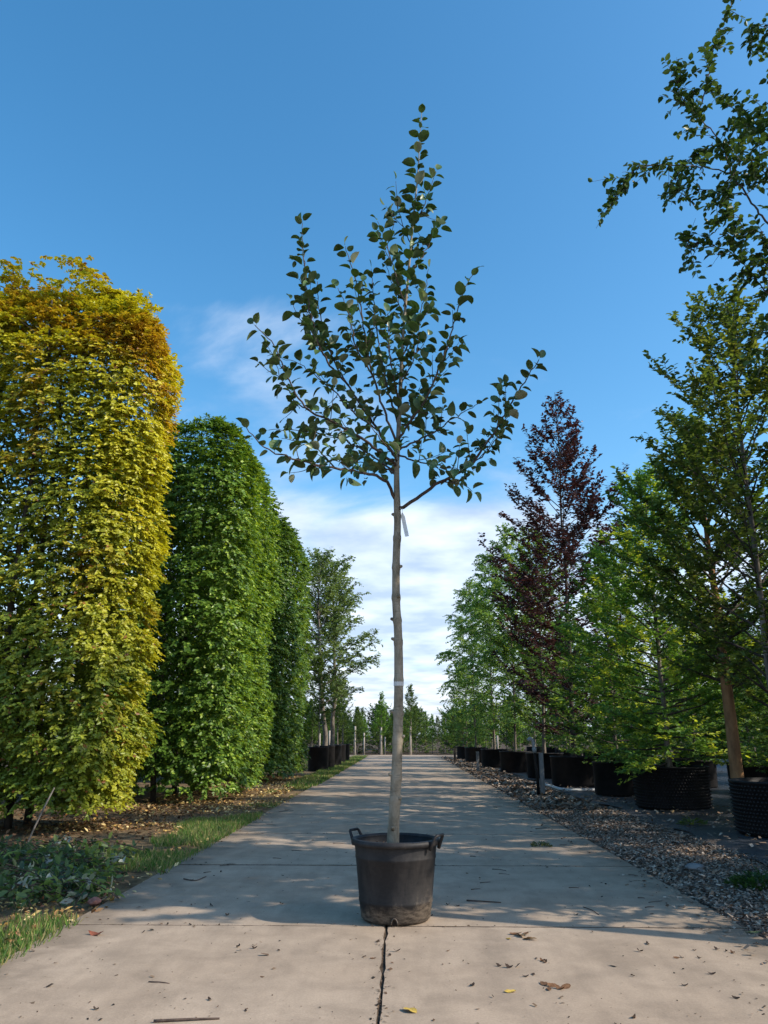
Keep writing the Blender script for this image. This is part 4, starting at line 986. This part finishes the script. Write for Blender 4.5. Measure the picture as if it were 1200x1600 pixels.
# cut prunings on the left verge
def prunings():
    b = G(90, 1370); o = empty('prunings_heap', (b[0], b[1], -.03), 'heap of wilting cut leafy shoots lying beside the concrete road', 'prunings heap')
    gg = np.random.default_rng(6); tb = Tubes(); LP, LA, LC, LN = [], [], [], []
    for k in range(250):
        px, py = gg.uniform(-60, 215), gg.uniform(1325, 1412)
        if px > 150 + (1400 - py) * .9 or py > 1425 - px * .12: continue
        c = G(px, py) - np.array([b[0], b[1], 0]); c[2] = .01 + gg.uniform(0, .10)
        an = gg.uniform(0, 6.28); L_ = gg.uniform(.2, .55); d = np.array([math.cos(an), math.sin(an), gg.normal(.1, .2)])
        pts = spline([c - d * L_ * .5, c + [0, 0, .04], c + d * L_ * .5 + [0, 0, -.02]], .05); pts[:, 2] = np.maximum(pts[:, 2], .012)
        tb.add(pts, np.linspace(.005, .002, len(pts)), 5)
        m = int(L_ * 34); i_ = gg.integers(0, len(pts), m)
        LP.append(pts[i_] + gg.normal(0, .01, (m, 3))); LA.append(d * .5 + gg.normal(0, .6, (m, 3)) - [0, 0, .1])
        under = gg.uniform(0, 1) < .09
        base = [(.07, .125, .05), (.10, .165, .065), (.08, .135, .08), (.21, .28, .075)][gg.integers(0, 4)] if not under else (.46, .47, .40)
        LC.append(np.array(base) * gg.uniform(.7, 1.3, (m, 1))); LN.append(gg.uniform(.04, .095, m))
    p_ = np.concatenate(LP); p_[:, 2] = np.maximum(p_[:, 2], .02); ln = np.concatenate(LN)
    prop(link('shoots', tb.mesh('shoots'), M['twig'], o), kind='stuff')
    prop(link('wilted_leaves', leaf_mesh('wilted_leaves', p_, np.concatenate(LA), np.array([0, 0, .7]) + gg.normal(0, .5, p_.shape), ln, ln * .5, np.concatenate(LC), T6), M['leaf'], o), kind='stuff')
prunings()

def weed(px, py, r, n, label, col, z=-.01, ln=.06):
    b = G(px, py); o = empty('weed_plant', (b[0], b[1], z), label, 'weed'); gg = np.random.default_rng(int(px))
    a = gg.uniform(0, 6.28, n); rr = np.sqrt(gg.uniform(0, 1, n)) * r; p_ = np.stack([np.cos(a) * rr, np.sin(a) * rr, gg.uniform(.0, .5, n) * r * (1.1 - rr / r)], -1)
    ax = np.stack([np.cos(a), np.sin(a), gg.uniform(.1, 1.0, n)], -1) + gg.normal(0, .3, (n, 3)); l_ = ln * gg.uniform(.6, 1.2, n)
    prop(link('leaves', leaf_mesh('leaves', p_, ax, np.array([0, 0, 1.]) + gg.normal(0, .4, (n, 3)), l_, l_ * .4, np.array(col) * gg.uniform(.7, 1.3, (n, 1)), T6), M['leaf'], o), kind='stuff')
    tb = Tubes()
    for k in range(7): tb.add([[0, 0, -.03], p_[k] * .5 + [0, 0, .01], p_[k]], [.004, .003, .002], 4)
    prop(link('stems', tb.mesh('stems'), M['twig'], o), kind='stuff')
weed(1188, 1384, .22, 420, 'low spreading green weed on the chip verge', (.05, .10, .028))
weed(1082, 1288, .16, 120, 'small pale weed growing from the weed fabric', (.10, .15, .05), .0)
weed(845, 1322, .09, 60, 'flattened dry green tuft lying on the concrete', (.13, .14, .055), .0, .05)
weed(345, 1300, .14, 120, 'small bushy weed beside the golden hedge corner', (.07, .13, .045), -.03, .06)

def stone(px, py, r, label, seed):
    b = G(px, py); bm = bmesh.new(); bmesh.ops.create_icosphere(bm, subdivisions=3, radius=1)
    co = np.array([v.co[:] for v in bm.verts]); d = 1 + (vnoise(co * 1.7 + seed, seed) - .5) * .7
    for v, k in zip(bm.verts, d): v.co = Vector((v.co.x * r * 1.5 * k, v.co.y * r * k, v.co.z * r * .55 * k))
    o = link('stone', smooth(bm_mesh('stone', bm)), M['stone']); o.location = (b[0], b[1], r * .2); o.rotation_euler = (0, 0, seed); return prop(o, label, 'stone')
stone(1085, 1358, .06, 'flat grey stone lying among the bark chips', 2)
M['brick'] = noisy('brick_bit', (.24, .10, .075), (.36, .17, .13), 20, .9, .1, .4)
o = stone(148, 1411, .045, 'reddish brick fragment at the edge of the prunings heap', 5); o.data.materials.clear(); o.data.materials.append(M['brick'])

# ------------------------------------------------------------------ fallen leaves and twigs on the concrete
def litter_leaf_mesh(seed, curl):
    rows = 6; r = random.Random(seed); V = []; th = r.uniform(0, 3.14); k2 = r.uniform(-.5, .5)
    for i in range(rows + 1):
        t = i / rows; h = .42 * math.sin(math.pi * min(1, t * .93 + .05)) ** .8 * r.uniform(.75, 1.15)
        for s in (-1, -.5, 0, .5, 1):
            x, y = s * h * .62, t - .5
            b = x * math.cos(th) + y * math.sin(th)
            V.append((x + r.uniform(-.02, .02), y + r.uniform(-.02, .02), curl * b * b * 1.6 + k2 * curl * x + r.uniform(-.035, .035)))
    V = np.array(V); F = []
    for i in range(rows):
        for j in range(4): a = i * 5 + j; F.append([a, a + 1, a + 6, a + 5])
    V[:, 2] -= V[:, 2].min() - .01
    return np_mesh('fallen_leaf', V, [np.array(F)])
def flat_mat(name, c):
    c = np.array(c); return noisy(name, tuple(c * .65), tuple(c * 1.15), 90, .85, .15, .2)
LMAT = {'brown': flat_mat('dead_leaf_brown', (.16, .085, .045)), 'red': flat_mat('dead_leaf_red', (.22, .075, .045)), 'yellow': flat_mat('dead_leaf_yellow', (.52, .36, .08)), 'dark': flat_mat('dead_leaf_dark', (.05, .035, .027)), 'green': flat_mat('dead_leaf_green', (.16, .18, .08)), 'tan': flat_mat('dead_leaf_tan', (.34, .22, .12))}
FL = {}
for c in LMAT:
    for v in range(3):
        me = litter_leaf_mesh(hash(c) % 97 + v if False else v * 7 + len(FL), (.15, .45, .8)[v]); me.materials.append(LMAT[c]); FL[(c, v)] = me
def fallen(px, py, c, v, size, rot, label, group=None):
    b = G(px, py); o = bpy.data.objects.new('fallen_leaf', FL[(c, v)]); COL.objects.link(o)
    o.location = (b[0], b[1], .001); o.scale = (size,) * 3; o.rotation_euler = (random.uniform(-.15, .15), random.uniform(-.25, .25), rot); return prop(o, label, 'fallen leaf', group)
for a in [(150, 1461, 'red', 1, .10, 1.3, 'curled reddish brown leaf lying alone on sunlit concrete'),
          (640, 1580, 'yellow', 2, .075, .9, 'bright yellow curled leaf near the road centre joint'),
          (797, 1550, 'yellow', 1, .055, 1.8, 'small yellow leaf beside a scatter of brown leaves'),
          (1178, 1458, 'green', 0, .09, 1.2, 'pale green flat leaf at the chip verge edge'),
          (795, 1467, 'yellow', 0, .045, .4, 'yellow leaf scrap beside the curled brown leaf clump')]: fallen(*a)
for k, (px, py, s, r_) in enumerate(((815, 1463, .085, .3), (806, 1460, .075, 1.9), (828, 1468, .08, 1.2), (822, 1459, .06, 2.6))): fallen(px, py, ('tan', 'brown')[k % 2], 2 - k % 2, s, r_, 'large curled brown leaf in the clump in front of the tub', 'clump of curled leaves')
for k, (px, py, s, r_) in enumerate(((850, 1538, .06, .3), (864, 1541, .055, 1.6), (874, 1545, .05, .9), (884, 1543, .06, 2.2), (858, 1546, .045, 2.9))): fallen(px, py, 'brown', k % 3, s, r_, 'small brown leaf in the loose scatter in front of the tub', 'scatter of brown leaves')
rf = random.Random(21)
spots = [(1000, 1487), (1012, 1475), (1057, 1497), (1065, 1496), (1112, 1522), (1135, 1487), (1145, 1489), (1120, 1484), (1085, 1485), (1093, 1497), (780, 1510), (795, 1512), (821, 1526), (848, 1502), (852, 1504), (738, 1540),
         (397, 1482), (398, 1478), (372, 1480), (436, 1486), (583, 1498), (410, 1527), (328, 1563), (384, 1580), (150, 1578), (355, 1430), (330, 1415), (440, 1413), (300, 1343), (368, 1318), (345, 1363), (300, 1375), (420, 1318), (425, 1285), (410, 1283),
         (715, 1416, ), (700, 1414), (745, 1332), (730, 1365), (815, 1285), (900, 1430), (940, 1380), (1070, 1540), (1150, 1560), (990, 1590), (700, 1486), (620, 1487)]
for px, py in spots:
    c = rf.choice(('dark', 'dark', 'brown')); fallen(px, py, c, rf.choice((1, 2, 2)), rf.uniform(.022, .042), rf.uniform(0, 6.28), 'small dark shrivelled leaf crumb on the concrete road', 'leaf crumbs on the road')
def twig(pts, r, label, group=None):
    q_ = [G(*p) for p in pts]; b = q_[0]; t_ = Tubes()
    w = spline([np.array([a[0] - b[0], a[1] - b[1], r * .9 + .002 * math.sin(i * 2)]) for i, a in enumerate(q_)], .02); t_.add(w, np.linspace(r, r * .6, len(w)), 6)
    o = link('fallen_twig', t_.mesh('fallen_twig'), M['twig']); o.location = (b[0], b[1], 0); return prop(o, label, 'twig', group)
twig([(240, 1598), (290, 1596), (343, 1593)], .006, 'long brown twig lying across sunlit concrete far in front of the tub')
twig([(232, 1535), (250, 1536), (265, 1537)], .003, 'short thin twig lying on sunlit concrete')
twig([(729, 1408), (757, 1410), (783, 1411)], .0055, 'straight dark stick on shaded concrete right of the tub')
twig([(287, 1374), (305, 1377), (322, 1370)], .005, 'crooked dark twig near the left road edge')
twig([(912, 1418), (925, 1423), (936, 1430)], .003, 'thin bent twig near the right road edge')
for k in range(34):
    px, py = rf.uniform(300, 1020), rf.uniform(1255, 1420)
    if 535 < px < 700: continue
    gx = G(px, py)
    if not (RX0 + .1 < gx[0] < RX1 - .1): continue
    a = rf.uniform(-.6, .6); l = rf.uniform(8, 22)
    twig([(px, py), (px + l * .5, py + l * .12 * math.sin(a)), (px + l, py + l * .3 * math.sin(a))], rf.uniform(.002, .004), 'thin dark twig on the shaded concrete around the tub', 'twigs on the road')
# fine crumbs nobody could count
n = 4200; X = g.uniform(RX0 + .05, RX1 - .05, n); Y = 3.0 + 14 * g.uniform(0, 1, n) ** 1.5
X[:900] = RXM + g.normal(0, .016, 900); Y[900:1500] = 5.15 + SLAB * g.integers(0, 3, 600) + g.normal(0, .02, 600)
p_ = np.stack([X, Y, np.full(n, .003)], -1); a = g.uniform(0, 6.28, n); l_ = g.exponential(.006, n) + .003
o = link('road_crumbs', leaf_mesh('road_crumbs', p_, np.stack([np.cos(a), np.sin(a), g.normal(0, .2, n)], -1), np.stack([g.normal(0, .3, n), g.normal(0, .3, n), np.ones(n)], -1), l_, l_ * .5, scatter_cols(g, n, [(.05, .035, .025), (.11, .07, .045), (.03, .025, .02), (.2, .14, .09)]), TC), M['litter'])
prop(o, 'fine dark crumbs of dirt strewn over the concrete', 'debris', None, 'stuff')
